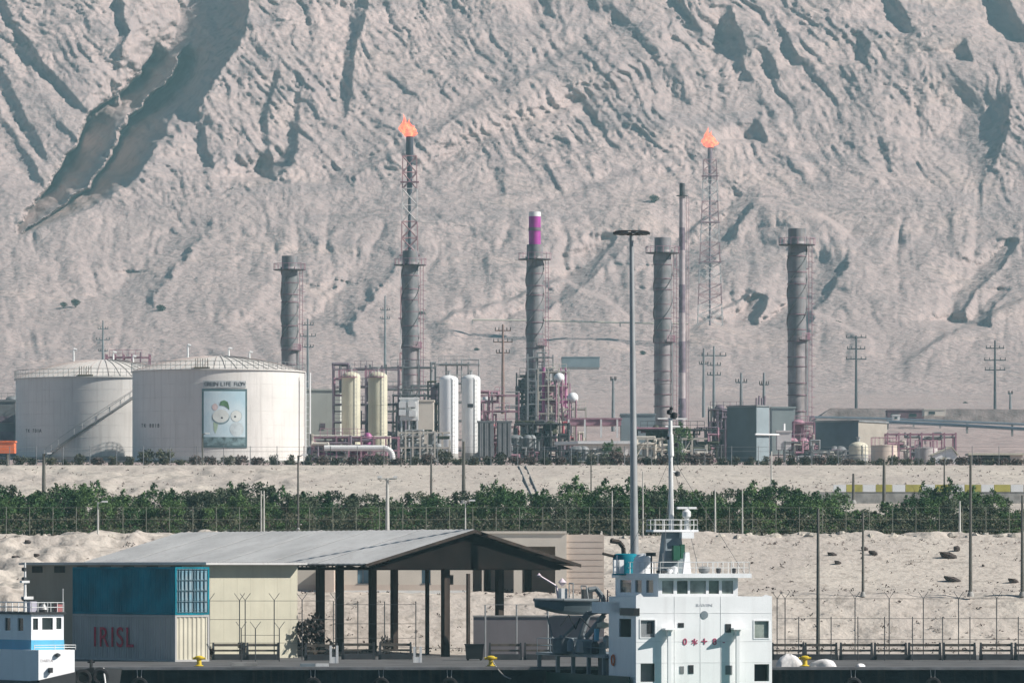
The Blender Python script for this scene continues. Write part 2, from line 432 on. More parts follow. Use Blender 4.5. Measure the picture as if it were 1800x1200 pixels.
# ------------------------------------------------------------------ paints and metals
white = mat("white_paint", (0.74, 0.74, 0.72), 0.45, 0, 0.03, 0.8, streak=0.12)
white_clean = mat("clean_white_paint", (0.80, 0.80, 0.79), 0.4, 0, 0.02, 0.5)
teal = mat("teal_paint", (0.001, 0.20, 0.27), 0.75, 0, 0.2, 0.5, streak=0.06)
sky_blue = mat("light_blue_paint", (0.10, 0.42, 0.62), 0.45, 0, 0.06, 0.6, streak=0.1)
cream = mat("cream_paint", (0.60, 0.56, 0.44), 0.6, 0, 0.06, 0.7, streak=0.25)
pale_yellow = mat("pale_yellow_cladding", (0.50, 0.47, 0.36), 0.65, 0, 0.05, 0.5, streak=0.12)
yellow_vessel = mat("yellowed_vessel_paint", (0.56, 0.53, 0.40), 0.55, 0, 0.06, 0.4, streak=0.2)
black = mat("black_paint", (0.015, 0.016, 0.018), 0.5, 0, 0.2, 1)
rubber = mat("black_rubber", (0.02, 0.02, 0.022), 0.85, 0, 0.2, 2)
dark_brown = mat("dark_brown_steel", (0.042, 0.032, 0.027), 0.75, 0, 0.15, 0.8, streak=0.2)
roof_grey = mat("grey_roof_sheet", (0.54, 0.53, 0.51), 0.6, 0.05, 0.09, 0.25, streak=0.22)
kerb_c = mat("kerb_concrete", (0.20, 0.20, 0.205), 0.9, 0, 0.15, 1.0, 0.01, 8, streak=.2)
concrete = mat("concrete", (0.34, 0.33, 0.31), 0.9, 0, 0.12, 1.5, 0.01, 12)
pave = mat("quay_paving", (0.12, 0.117, 0.115), 0.9, 0, 0.15, 0.6, 0.01, 8)
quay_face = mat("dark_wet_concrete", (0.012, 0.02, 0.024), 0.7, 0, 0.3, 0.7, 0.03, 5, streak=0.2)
steel = mat("galvanised_steel", (0.42, 0.42, 0.41), 0.45, 0.5, 0.08, 1.2, streak=0.2)
dull_steel = mat("dull_grey_steel", (0.22, 0.23, 0.235), 0.6, 0.2, 0.12, 0.6, streak=0.3)
stack_steel = mat("weathered_stack_cladding", (0.24, 0.225, 0.23), 0.6, 0.1, 0.12, 0.7, streak=0.5, col2=(0.13, 0.145, 0.15))
dark_steel = mat("dark_steel", (0.06, 0.062, 0.066), 0.6, 0.2, 0.15, 1)
pink = mat("faded_magenta_paint", (0.36, 0.19, 0.24), 0.6, 0, 0.12, 1.0, streak=0.2)
magenta = mat("magenta_paint", (0.36, 0.09, 0.24), 0.5, 0, 0.1, 1.0)
red = mat("red_paint", (0.40, 0.09, 0.11), 0.55, 0, 0.1, 1.0)
purple_grey = mat("purple_grey_paint", (0.20, 0.16, 0.19), 0.7, 0, 0.15, 1.0)
yellow = mat("yellow_paint", (0.62, 0.45, 0.02), 0.5, 0, 0.1, 2, streak=0.2)
olive = mat("olive_yellow_paint", (0.46, 0.42, 0.12), 0.8, 0, 0.1, 1)
green = mat("dark_green_paint", (0.01, 0.09, 0.05), 0.5, 0, 0.15, 1)
boat_grey = mat("grey_boat_paint", (0.20, 0.24, 0.26), 0.5, 0, 0.1, 1)
orange = mat("orange_paint", (0.70, 0.16, 0.05), 0.6, 0, 0.08, 1)
glass = mat("dark_window_glass", (0.03, 0.04, 0.04), 0.12, 0, 0.2, 1)
pale_glass = mat("pale_curtained_glass", (0.30, 0.34, 0.30), 0.25, 0, 0.25, 1.2)
wood = mat("weathered_wood", (0.14, 0.12, 0.10), 0.9, 0, 0.2, 2)
plaster = mat("pale_plaster", (0.66, 0.60, 0.52), 0.85, 0, 0.04, 0.5)
plaster_pink = mat("pinkish_plaster", (0.60, 0.51, 0.44), 0.85, 0, 0.06, 0.5)
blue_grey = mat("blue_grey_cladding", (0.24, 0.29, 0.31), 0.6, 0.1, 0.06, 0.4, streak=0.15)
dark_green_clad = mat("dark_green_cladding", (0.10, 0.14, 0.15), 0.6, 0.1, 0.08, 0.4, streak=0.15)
letters_dark = mat("dark_lettering", (0.05, 0.05, 0.06), 0.7, 0, 0.1, 3)
letters_red = mat("red_lettering", (0.55, 0.03, 0.07), 0.7, 0, 0.15, 3)
rope_m = mat("pale_rope", (0.45, 0.43, 0.38), 0.9, 0, 0.1, 4)
tarp = mat("white_sacking", (0.72, 0.70, 0.68), 0.9, 0, 0.08, 2, 0.03, 5)

def letters(txt, size, m, name, parent, loc, rot, depth=0.012, align='CENTER', xs=1.0, bold=0.0):
    cu = bpy.data.curves.new(name, 'FONT'); cu.body = txt; cu.size = size; cu.extrude = depth; cu.offset = bold; cu.space_character = 1.18 if len(txt) == 5 and size > 1 else 1.0
    cu.align_x = align; cu.align_y = 'CENTER'
    t = bpy.data.objects.new("tmp", cu); C.objects.link(t)
    bpy.context.view_layer.update()
    dg = bpy.context.evaluated_depsgraph_get()
    me = bpy.data.meshes.new_from_object(t.evaluated_get(dg)); me.name = name
    bpy.data.objects.remove(t)
    me.materials.clear(); me.materials.append(m)
    o = bpy.data.objects.new(name, me); C.objects.link(o)
    if parent: o.parent = parent
    o.location = loc; o.rotation_euler = rot; o.scale = (xs, 1, 1)
    return o
FRONT = (R(90), 0, 0)   # lettering that stands upright and faces -y

# ------------------------------------------------------------------ quay
q = MB(); q.box(-160, 160, 326.2, 372.05, -2, 2.0)
q.build("quay", pave, kind="structure", smooth=False)
q = MB(); q.box(-160, 160, 325.2, 326.19, 1.86, 2.02); q.build("quay_kerb", kerb_c, kind="structure", smooth=False)
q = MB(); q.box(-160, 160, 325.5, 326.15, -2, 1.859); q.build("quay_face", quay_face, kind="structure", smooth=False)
def tyre_fender():
    t = thing("tyre_fender", "black tyre fender hanging low on the dark quay face under the shed", "fender")
    m = MB(); N, K = 22, 8
    vs = []; fs = []
    for i in range(N):
        A = 2 * math.pi * i / N
        for k in range(K):
            B = 2 * math.pi * k / K
            r = 0.36 + 0.14 * math.cos(B)
            vs.append((r * math.cos(A), 0.13 * math.sin(B), r * math.sin(A)))
    for i in range(N):
        for k in range(K):
            fs.append((i * K + k, i * K + (k + 1) % K, ((i + 1) % N) * K + (k + 1) % K, ((i + 1) % N) * K + k))
    m.add(vs, fs); m.build("tyre", rubber, t)
    MB().cyl((-0.1, 0, 0.36), (-0.14, 0.1, 1.0), 0.025).cyl((0.1, 0, 0.36), (0.14, 0.1, 1.0), 0.025).build("hanging_chain", steel, t)
    return t
tf = tyre_fender()
for i, (px, lab) in enumerate([(550, "black tyre fender on the quay face under the left part of the open shed"), (790, "black tyre fender on the quay face just left of the middle yellow bollard"),
                               (1640, "black tyre fender on the quay face, nearest the right edge of the picture"), (245, "black tyre fender on the quay face below the grey lettered container"),
                               (670, "black tyre fender on the quay face under the middle of the open shed"), (1500, "black tyre fender on the quay face right of the white sacks")]):
    loc = (X(px, 325.3), 325.3, 0.95)
    if i == 0: tf.location = loc; tf["label"] = lab; tf["group"] = "tyre fenders on the quay face"
    else: dup(tf, loc, lab, group="tyre fenders on the quay face")

def bollard():
    t = thing("bollard", "", "bollard", group="yellow bollards along the quay edge")
    MB().lathe((0, 0, 0), [(.30, 0), (.30, .06), (.17, .12), (.15, .38), (.20, .46), (.30, .52), (.31, .60), (.2, .68), (0, .70)], 20).build("post", yellow, t)
    MB().cyl((-.42, 0, .52), (.42, 0, .52), .075, n=12).build("horn", yellow, t)
    MB().box(-.36, .36, -.36, .36, 0, .03).build("base_plate", dark_steel, t)
    t.scale = (.85, .85, .9)
    return t
b0 = bollard()
for i, (px, lab) in enumerate([(350, "yellow mooring bollard at the quay edge before the end of the grey container"), (863, "yellow mooring bollard before the low grey wall, with a pale rope on it"), (1415, "yellow mooring bollard between two white sack heaps right of the ship")]):
    loc = (X(px, 327), 327, 2.02)
    if i == 0: b0.location = loc; b0["label"] = lab
    else: dup(b0, loc, lab)
rp = MB(); pts = []
for i in range(13):
    t = i / 12; pts.append((X(866 + 32 * t, 327 - 6 * t), 327 - 6 * t, 2.35 - 0.9 * t - 0.9 * t * (1 - t)))
rp.path(pts, 0.035)
o = rp.build("mooring_rope", rope_m); o["label"] = "pale mooring rope running down from the middle yellow bollard to the ship"; o["category"] = "rope"

def heap(px, Y, w_, h_, lab, seed):
    rr = random.Random(seed); m = MB()
    t = thing("sack_heap", lab, "sack heap", (X(px, Y), Y, 2.0), "white sack heaps on the quay edge")
    N, K = 20, 7; vs = []; fs = []
    for k in range(K):
        ph = k / (K - 1) * math.pi / 2
        for i in range(N):
            A = 2 * math.pi * i / N
            j = 1 + .22 * math.sin(3 * A + seed) * math.cos(ph) + rr.uniform(-.08, .08)
            vs.append((w_ / 2 * math.cos(A) * math.cos(ph) * j, .5 * math.sin(A) * math.cos(ph) * j, h_ * math.sin(ph) * (1 + rr.uniform(-.08, .08))))
    for k in range(K - 1):
        for i in range(N): fs.append((k * N + i, k * N + (i + 1) % N, (k + 1) * N + (i + 1) % N, (k + 1) * N + i))
    m.add(vs, fs); m.build("sacking", tarp, t)
    MB().cyl((-w_ * .3, -.1, h_ * .7), (w_ * .3, -.2, h_ * .5), .025).build("tie_rope", rope_m, t)
heap(1387, 328, 1.35, 0.72, "round white sack heap on the quay edge beside the ship", 3)
heap(1450, 328, 1.5, 0.42, "flat white sack heap just right of the yellow bollard", 5)
heap(1512, 328, 0.5, 0.18, "smallest white sack lying alone on the quay edge", 8)

def quay_slab(px, Y, w_, h_, m, lab, cat="slab", name="concrete_slab"):
    t = MB(); t.vprism([(-w_ / 2, 0), (w_ / 2, 0), (w_ / 2 - .1, .8), (-w_ / 2 + .1, .8)], 0, h_)
    o = t.build(name, m, loc=(X(px, Y), Y, 2.02)); o["label"] = lab; o["category"] = cat
quay_slab(430, 329, 1.5, .18, concrete, "low grey concrete slab on the quay right of the left yellow bollard")
quay_slab(541, 327, .9, .16, boat_grey, "small grey-green plate lying on the quay edge below the shrub")
quay_slab(566, 327, .8, .16, white, "small white plate lying on the quay edge beside the grey-green one")

# white forked posts
def fork_post(px, Y, h_, lab):
    t = thing("forked_post", lab, "post", (X(px, Y), Y, 2.0), "white forked posts on the quay")
    MB().box(-.26, -.12, -.1, .1, 0, h_).box(.12, .26, -.1, .1, 0, h_).build("upright", white, t)
    MB().box(-.12, .12, -.09, .09, 0, h_ * .35).build("web", white, t)
fork_post(587, 340, 1.05, "white forked post standing beside the dark shrub")
fork_post(734, 342, .95, "white forked post below the right columns of the shed")

# low barrier bays
def barrier():
    t = thing("quay_barrier", "", "barrier", group="low dark barrier bays along the back of the quay")
    m = MB(); m.box(-1.0, 1.0, -.03, .03, .84, 1.0); m.box(-1.0, 1.0, -.03, .03, .52, .64); m.build("rail", wood, t)
    for s in (-1, 1):
        MB().prism([(s * .86, 0), (s * 1.06, 0), (s * 1.0, 1.08), (s * .9, 1.08)], -.2, .12).build("leg", dark_steel, t)
    MB().box(-.86, .86, -.35, .3, 0.02, .36).build("base", dark_steel, t)
    return t
bar = barrier(); first = True
def put_bar(px, Y, lab):
    global first
    loc = (X(px, Y), Y, 2.0)
    if first: bar.location = loc; bar["label"] = lab; first = False
    else: dup(bar, loc, lab)
for i, px in enumerate([1385, 1443, 1505, 1565, 1625, 1686, 1751, 1812]):
    put_bar(px, 352, f"low dark barrier bay right of the ship, {ORD[i]} from the ship")
put_bar(402, 352, "low dark barrier bay before the yellow wall, the left one"); put_bar(462, 352, "low dark barrier bay before the yellow wall, the right one")
put_bar(565, 350, "low dark barrier bay in front of the dark shrub")
put_bar(630, 354, "low dark barrier bay under the shed, left one beside the forked post"); put_bar(695, 354, "low dark barrier bay under the shed, right one of two")
put_bar(888, 352, "low dark barrier bay before the low grey wall, the left one"); put_bar(950, 352, "low dark barrier bay before the low grey wall, the right one")

# ------------------------------------------------------------------ fences
def fence(name, lab, pxs, Y, z0, rails, htop, m=dark_steel, arms=True, r=.032, wire=.014, group=None, mesh=None):
    t = thing(name, lab, "fence", (X(pxs[0], Y), Y, z0), group)
    x0 = X(pxs[0], Y)
    for p in pxs:
        x = X(p, Y) - x0
        k = MB(); k.cyl((x, 0, 0), (x, 0, htop), r, n=6)
        if arms:
            k.cyl((x, 0, htop - .02), (x - .32, -.1, htop + .42), r * .6, n=5); k.cyl((x, 0, htop - .02), (x + .32, .1, htop + .42), r * .6, n=5)
        k.build("post", m, t)
    for z in rails:
        MB().cyl((0, 0, z), (X(pxs[-1], Y) - x0, 0, z), wire, n=5).build("rail", m, t)
    return t
fence("security_fence", "tall dark fence with forked barbed tops right of the ship", [1366, 1380, 1503, 1563, 1623, 1685, 1752, 1815], 353, 2.0, [1.25, 2.55, 3.78], 3.8)
fence("security_fence", "tall dark fence with forked barbed tops before the yellow wall", [368, 421, 431, 482, 531, 590], 352, 2.0, [1.05, 2.5, 3.65], 3.7)
fence("security_fence", "fence under the open shed with a square top frame", [586, 629, 676, 731], 356, 2.0, [1.3, 2.2, 3.4], 3.6, arms=False)
fence("security_fence", "short inner fence with forked tops before the yellow wall", [424, 449, 491], 346, 2.0, [.95, 1.6], 2.0)
fence("security_fence", "pale thin fence before the low grey wall", [853, 908, 963], 354, 2.0, [3.4], 3.4, m=steel, arms=False, r=.05)
fence("security_fence", "short inner fence of thin posts right of the ship", [1404, 1461, 1508, 1555, 1604, 1657, 1705, 1790], 349, 2.0, [1.3], 2.7, arms=False, r=.03)

# ------------------------------------------------------------------ containers
CA = R(55)
def container(name, lab, px, Y, z, L, Wd, H, mside, mend, doors, zbase=0.0):
    # local x runs along the long side away to the left, local y along the short end to the right-rear
    t = thing(name, lab, "container", (X(px, Y), Y, z), rz=math.pi - CA)
    # after rotation by pi-CA local +x = (-cos CA, sin CA), local +y = (-sin CA, -cos CA): the end runs along -y
    fr = MB()
    e = .12
    for x in (0, L - e):
        for y in (-Wd, -e): fr.box(x, x + e, y, y + e, 0, H)
    for z_ in (0, H - e):
        for y in (-Wd, -e): fr.box(e, L - e, y, y + e, z_, z_ + e)
        for x in (0, L - e): fr.box(x, x + e, -Wd + e, -e, z_, z_ + e)
    fr.build("frame", mside, t, smooth=False)
    def corr(along, a0, a1, fixed, sgn, m_, nm):
        k = MB(); pitch = .28; n = int((a1 - a0) / pitch); pts = []
        for i in range(n):
            b = a0 + (a1 - a0) * i / n; p = (a1 - a0) / n
            pts += [(b, 0), (b + p * .35, 0), (b + p * .5, .04), (b + p * .85, .04)]
        pts.append((a1, 0))
        vs = []
        for q_, d in pts:
            for z_ in (e, H - e):
                vs.append((q_, fixed + sgn * (d + .03), z_) if along == 'x' else (fixed + sgn * (d + .03), q_, z_))
        fs = [(2 * i, 2 * i + 2, 2 * i + 3, 2 * i + 1) for i in range(len(pts) - 1)]
        k.add(vs, fs); return k.build(nm, m_, t, smooth=False)
    sp = corr('x', e, L - e, 0, -1, mside, "side_panel")
    corr('x', e, L - e, -Wd, 1, mside, "side_panel")
    MB().box(.02, L - .02, -Wd + .02, -.02, H - .05, H - .02).build("roof", mside, t, smooth=False)
    MB().box(.06, L - .06, -Wd + .1, -.1, .04, .1).build("floor", wood, t, smooth=False)
    if doors:
        for k_ in (0, 1):
            y1 = -.13 - k_ * (Wd / 2 - .12); y0 = y1 - (Wd / 2 - .16)
            d = MB().box(.03, .08, y0, y1, .14, H - .14)
            for zz in (.3, .9, 1.5, 2.1, 2.6): d.box(.012, .03, y0 + .02, y1 - .02, zz, zz + .07)
            d = d.build("door", mend, t, smooth=False)
            bars = MB()
            for yy in (y0 + .22, y0 + .5, y1 - .5 + .2, y1 - .12): bars.cyl((.0, yy, .1), (.0, yy, H - .1), .04, n=6)
            for zz in (.15, .8, 1.45, 2.1, H - .15): bars.cyl((.0, y0, zz), (.0, y1, zz), .035, n=6)
            bars.build("lock_rod", mat("dark_blue_steel", (.03, .09, .12), .6), d)
    else:
        corr('y', -Wd + e, -e, 0, 1, mend, "end_panel")
    return t
tealdoor = mat("blue_grey_container_door", (0.14, 0.30, 0.38), 0.6, 0, 0.25, 1.6, col2=(0.24, 0.33, 0.37), streak=0.3)
greyc = mat("grey_container_paint", (0.42, 0.41, 0.39), 0.6, 0, 0.06, 0.5, streak=0.25)
container("shipping_container", "teal blue container stacked on the grey lettered one", 308, 345, 2.0 + 2.84, 12.2, 2.44, 2.9, teal, tealdoor, True)
gc = container("shipping_container", "grey container lettered in red standing under the teal one", 308, 345, 2.0, 12.2, 2.44, 2.82, greyc, cream, False)
letters("IRISL", 1.75, letters_red, "lettering", gc, (7.2, .06, 1.36), (R(90), 0, math.pi), xs=1.15, bold=.008)

# ------------------------------------------------------------------ open shed
def shed():
    Y0 = 360.0
    t = thing("open_shed", "long open-sided shed with low grey gabled roof and dark gable end", "shed", (X(645, Y0), Y0, 0), rz=math.pi - CA)
    Lr, Wr = 36.0, 16.6
    ze, zr = 7.95, 10.15
    for s in (0, 1):      # two roof slopes, corrugated
        k = MB(); n = 120; vs = []; fs = []
        for i in range(n + 1):
            x = Lr * i / n; b = .03 if i % 2 else 0
            ya, za = (0, ze) if s == 0 else (-Wr, ze)
            for q_ in (0, 1):
                yy = ya + (-Wr / 2 - ya) * q_; zz = za + (zr - za) * q_
                vs += [(x, yy, zz + b), (x, yy, zz + b - .08)]
        for i in range(n):
            a_ = 4 * i; c_ = a_ + 4
            fs += [(a_, c_, c_ + 2, a_ + 2), (a_ + 1, a_ + 3, c_ + 3, c_ + 1), (a_, a_ + 1, c_ + 1, c_)]
        k.add(vs, fs); k.build("roof", roof_grey, t, smooth=False)
        ya = 0 if s == 0 else -Wr
        k = MB()
        for q_ in range(1, 6):
            x = Lr * q_ / 6; k.add([(x, ya, ze + .035), (x + .05, ya, ze + .035), (x + .05, -Wr / 2, zr + .035), (x, -Wr / 2, zr + .035), (x, ya, ze + .06), (x + .05, ya, ze + .06), (x + .05, -Wr / 2, zr + .06), (x, -Wr / 2, zr + .06)], [(4, 5, 6, 7), (0, 1, 5, 4), (1, 2, 6, 5), (3, 0, 4, 7)])
        k.build("sheet_lap", mat("roof_lap_grey", (.51, .50, .485), .6), t, smooth=False)
        k = MB(); k.add([(.05, ya, ze - .12), (Lr - .05, ya, ze - .12), (Lr - .05, -Wr / 2, zr - .12), (.05, -Wr / 2, zr - .12), (.05, ya, ze - .1), (Lr - .05, ya, ze - .1), (Lr - .05, -Wr / 2, zr - .1), (.05, -Wr / 2, zr - .1)],
                         [(0, 3, 2, 1), (4, 5, 6, 7), (0, 1, 5, 4), (1, 2, 6, 5), (2, 3, 7, 6), (3, 0, 4, 7)])
        k.build("underside_shade", dark_brown, t, smooth=False)  # dark lining stands for the shade under the roof
    # fascia and gable shade panel (near-black, set back a little)
    for x in (0.0,):
        k = MB()
        k.add([(x, .1, ze - .22), (x, .1, ze - .02), (x, -Wr / 2, zr - .02), (x, -Wr / 2, zr - .22), (x + .12, .1, ze - .22), (x + .12, .1, ze - .02), (x + .12, -Wr / 2, zr - .02), (x + .12, -Wr / 2, zr - .22)],
              [(0, 1, 2, 3), (4, 7, 6, 5), (0, 4, 5, 1), (3, 2, 6, 7), (0, 3, 7, 4)])
        k.add([(x, -Wr - .1, ze - .22), (x, -Wr - .1, ze - .02), (x, -Wr / 2, zr - .02), (x, -Wr / 2, zr - .22), (x + .12, -Wr - .1, ze - .22), (x + .12, -Wr - .1, ze - .02), (x + .12, -Wr / 2, zr - .02), (x + .12, -Wr / 2, zr - .22)],
              [(3, 2, 1, 0), (5, 6, 7, 4), (1, 5, 4, 0), (7, 6, 2, 3), (4, 7, 3, 0)])
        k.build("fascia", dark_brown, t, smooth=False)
    MB().add([(.5, -.2, ze - .35), (.5, -Wr + .2, ze - .35), (.5, -Wr / 2, zr - .16), (.56, -.2, ze - .35), (.56, -Wr + .2, ze - .35), (.56, -Wr / 2, zr - .16)], [(0, 1, 2), (5, 4, 3), (0, 3, 4, 1)]).build("gable_shade_panel", mat("gable_shade_black", (.010, .007, .006), .9, 0, .3, .5), t, smooth=False)  # near-black panel stands for the shade inside the open gable
    for i in range(8):
        x = 1.6 + i * 4.8
        k = MB()
        if i == 0:   # unused gable panel inside the first frame
            0 and k.add([(x + .18, -.3, ze - .2), (x + .18, -Wr + .3, ze - .2), (x + .18, -Wr / 2, zr - .15), (x + .24, -.3, ze - .2), (x + .24, -Wr + .3, ze - .2), (x + .24, -Wr / 2, zr - .15)], [(0, 1, 2), (5, 4, 3), (0, 3, 4, 1)])
        k.cyl((x + .1, -.4, ze - .3), (x + .1, -Wr + .4, ze - .3), .12, n=6)
        k.cyl((x + .1, -.4, ze - .3), (x + .1, -Wr / 2, zr - .3), .09, n=6); k.cyl((x + .1, -Wr + .4, ze - .3), (x + .1, -Wr / 2, zr - .3), .09, n=6)
        for q_ in range(1, 6):
            yy = -Wr * q_ / 6; zt = ze - .3 + (zr - ze) * (1 - abs(q_ / 3 - 1)) * .96
            k.cyl((x + .1, yy, ze - .3), (x + .1, yy, zt), .06, n=5)
        k.build("roof_truss", dark_brown, t, smooth=False)
    pr = MB()
    for q_ in range(9):
        yy = -Wr * (q_ + .5) / 9; zz = ze - .16 + (zr - ze) * (1 - abs((q_ + .5) / 4.5 - 1))
        pr.box(.2, Lr - .1, yy - .06, yy + .06, zz - .08, zz + .02)
    pr.build("purlin", dark_brown, t, smooth=False)
    rot = Matrix.Rotation(-(math.pi - CA), 3, 'Z'); o0 = Vector((X(645, Y0), Y0, 0))
    for px, Y, wd in [(783, 365, .42), (878, 370, .42), (693, 380, .38), (655, 377, .4), (597, 379, .42), (563, 375, .44), (751, 374, .2), (823, 384, .2)]:
        p = rot @ (Vector((X(px, Y), Y, 0)) - o0)
        zc = ze - .1 + (zr - ze) * (1 - abs(-p.y / (Wr / 2) - 1)) * .9
        k = MB(); k.box(p.x - wd / 2, p.x + wd / 2, p.y - wd / 2, p.y + wd / 2, gz(Y) - .1, zc)
        k.build("column", dark_brown, t, smooth=False)
    return t
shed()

# yellow-ended annex in front of the shed's left part
o0 = Vector((X(523, 361), 361, 2.0)); d_ = 7.0
t = thing("store_building", "flat-roofed store with pale yellow end wall between the containers and the open shed", "building", o0, rz=math.pi - CA)
# local +y points from the yellow wall's right end to its left end
hh = ZC + (HY - 991) * 359 / F - 2.0
MB().box(0, .15, 0, d_, 0, hh - .04).build("end_wall", pale_yellow, t, smooth=False, label="pale yellow end wall")
k = MB()
for i in range(7): k.box(-.006, -.001, .5 + i * 1.0, .515 + i * 1.0, 0.05, hh - .1)
k.build("wall_seam", pale_yellow, t, smooth=False)
tan = mat("tan_cladding", (0.36, 0.30, 0.23), .8, 0, .06, .5, streak=.2)
MB().box(.15, 22.3, d_ - .15, d_, 0, hh - .04).box(.15, 22.3, 0, .15, 0, hh - .04).box(22.15, 22.3, .15, d_ - .15, 0, hh - .04).build("side_wall", tan, t, smooth=False)
k = MB(); k.box(-.85, 22.5, -.2, d_ + .35, hh - .04, hh + .1)
for i in range(40): k.box(-.84, 22.49, -.1 + i * .185, -.06 + i * .185, hh + .1, hh + .13)
k.build("roof", roof_grey, t, smooth=False)
k = MB()
for i in range(7): k.box(2.6 + i * 2.9, 3.9 + i * 2.9, d_ + .001, d_ + .05, hh - .55, hh - .12)
k.build("vent_opening", dark_brown, t, smooth=False)

# ------------------------------------------------------------------ low grey wall, bin, shrub behind the fence
Yw = 364
def simple(name, mb, m, lab, cat, loc=None, group=None, smooth=False):
    o = mb.build(name, m, loc=loc, smooth=smooth); o["label"] = lab; o["category"] = cat
    if group: o["group"] = group
    return o
t = thing("boundary_wall", "low purple-grey wall with pale coping behind the ship's lifting gear", "wall", (X(832, Yw), Yw, 2.0))
MB().box(0, X(1062, Yw) - X(832, Yw), 0, .3, 0, 2.55).build("wall_panel", mat("grey_mauve_wall", (.20, .18, .185), .85, 0, .06, .6, streak=.1), t, smooth=False)
MB().box(-.03, X(1062, Yw) - X(832, Yw), -.06, .36, 2.55, 2.66).build("coping", concrete, t, smooth=False)
t = thing("waste_skip", "black waste skip with a rim beside the low grey wall", "skip", (X(834, 350), 350, 2.0))
MB().add([(-.5, -.5, .1), (.5, -.5, .1), (.5, .5, .1), (-.5, .5, .1), (-.58, -.58, .95), (.58, -.58, .95), (.58, .58, .95), (-.58, .58, .95)],
         [(0, 3, 2, 1), (0, 1, 5, 4), (1, 2, 6, 5), (2, 3, 7, 6), (3, 0, 4, 7)]).build("tub", black, t, smooth=False)
MB().box(-.62, .62, -.62, .62, .95, 1.02).build("lid", black, t, smooth=False)
for sx in (-1, 1): MB().cyl((sx * .4, -.3, .08), (sx * .4, .3, .08), .08, n=10).build("wheel", rubber, t)
# ------------------------------------------------------------------ foliage
def leaf_mat(name, c1, c2):
    m = bpy.data.materials.new(name); m.use_nodes = True
    n = m.node_tree.nodes; l = m.node_tree.links; b = n["Principled BSDF"]; b.inputs["Roughness"].default_value = .75
    b.inputs["Specular IOR Level"].default_value = .2
    tc = n.new("ShaderNodeTexCoord"); oi = n.new("ShaderNodeObjectInfo")
    z = n.new("ShaderNodeTexNoise"); z.inputs["Scale"].default_value = 1.6; z.inputs["Detail"].default_value = 4
    l.new(tc.outputs["Object"], z.inputs["Vector"])
    ad = n.new("ShaderNodeMath"); ad.operation = 'ADD'; l.new(z.outputs[0], ad.inputs[0])
    mu = n.new("ShaderNodeMath"); mu.operation = 'MULTIPLY_ADD'; l.new(oi.outputs["Random"], mu.inputs[0]); mu.inputs[1].default_value = .75; mu.inputs[2].default_value = -.38
    l.new(mu.outputs[0], ad.inputs[1])
    r = n.new("ShaderNodeValToRGB"); r.color_ramp.elements[0].position = .3; r.color_ramp.elements[1].position = .7
    r.color_ramp.elements[0].color = (*c1, 1); r.color_ramp.elements[1].color = (*c2, 1)
    l.new(ad.outputs[0], r.inputs[0]); l.new(r.outputs[0], b.inputs["Base Color"])
    MATS[name] = m; return m
leaf_green = leaf_mat("dark_green_leaves", (0.036, 0.085, 0.028), (0.090, 0.155, 0.050))
leaf_olive = leaf_mat("olive_leaves", (0.050, 0.056, 0.036), (0.095, 0.095, 0.060))
leaf_dry = leaf_mat("dry_brown_leaves", (0.07, 0.05, 0.045), (0.13, 0.10, 0.085))
bark = mat("grey_brown_bark", (0.12, 0.095, 0.075), .9, 0, .2, 3)

def leaves(m, c, rx, ry, rz_, n, sz, rr, upright=0.0):
    for _ in range(n):
        while True:
            p = Vector((rr.uniform(-1, 1), rr.uniform(-1, 1), rr.uniform(-1, 1)))
            if .25 < p.length < 1: break
        p = Vector((c[0] + p.x * rx, c[1] + p.y * ry, c[2] + p.z * rz_))
        s = sz * rr.uniform(.6, 1.4)
        a_ = Vector((rr.gauss(0, 1), rr.gauss(0, 1), rr.gauss(0, 1) + upright * 2)).normalized()
        b_ = a_.cross(Vector((rr.gauss(0, 1), rr.gauss(0, 1), rr.gauss(0, 1)))).normalized()
        u = a_ * s; v = b_ * s * .45
        m.add([p - u, p + v, p + u, p - v], [(0, 1, 2, 3)])
def tree_proto(seed, h, w_, lm, name="acacia_tree"):
    rr = random.Random(seed)
    t = thing(name, "", "tree")
    k = MB(); tips = []
    nt_ = 2 + seed % 2
    for s in range(nt_):
        x0 = rr.uniform(-.25, .25); p = Vector((x0, rr.uniform(-.2, .2), -.3)); r_ = .14
        d = Vector((rr.uniform(-.35, .35), rr.uniform(-.3, .3), 1)).normalized()
        for _ in range(4):
            q_ = p + d * h * .18; k.cyl(p, q_, r_, r_ * .72, 7); p = q_; r_ *= .72
            d = (d + Vector((rr.uniform(-.3, .3), rr.uniform(-.3, .3), .1))).normalized()
            for _b in range(2):
                e = p + Vector((rr.uniform(-1, 1) * w_ * .3, rr.uniform(-1, 1) * w_ * .25, rr.uniform(.1, .3) * h))
                k.cyl(p, e, r_ * .55, r_ * .2, 5); tips.append(e)
    k.build("trunk", bark, t)
    c = MB()
    for i in range(34):
        a_ = rr.uniform(0, 2 * math.pi); q_ = math.sqrt(rr.random())
        zz = rr.random()
        env = .55 + .5 * math.sin(math.pi * min(1, zz * .9 + .12))
        cx = math.cos(a_) * q_ * w_ * .5 * env; cy = math.sin(a_) * q_ * w_ * .42 * env
        leaves(c, (cx, cy, h * (.10 + .76 * zz)), w_ * .15, w_ * .15, h * .09, 92, .095, rr, .25)
    for i in range(6):   # pointed shoots on top
        cx = rr.uniform(-.42, .42) * w_
        top = h * rr.uniform(.84, 1.0) - abs(cx / w_) * h * .35
        for q_ in range(4):
            leaves(c, (cx + rr.uniform(-.1, .1), rr.uniform(-.5, .5), top - q_ * .26), .14 + q_ * .07, .14 + q_ * .07, .2, 16, .13, rr, .3)
    c.build("crown", lm, t, smooth=False)
    return t
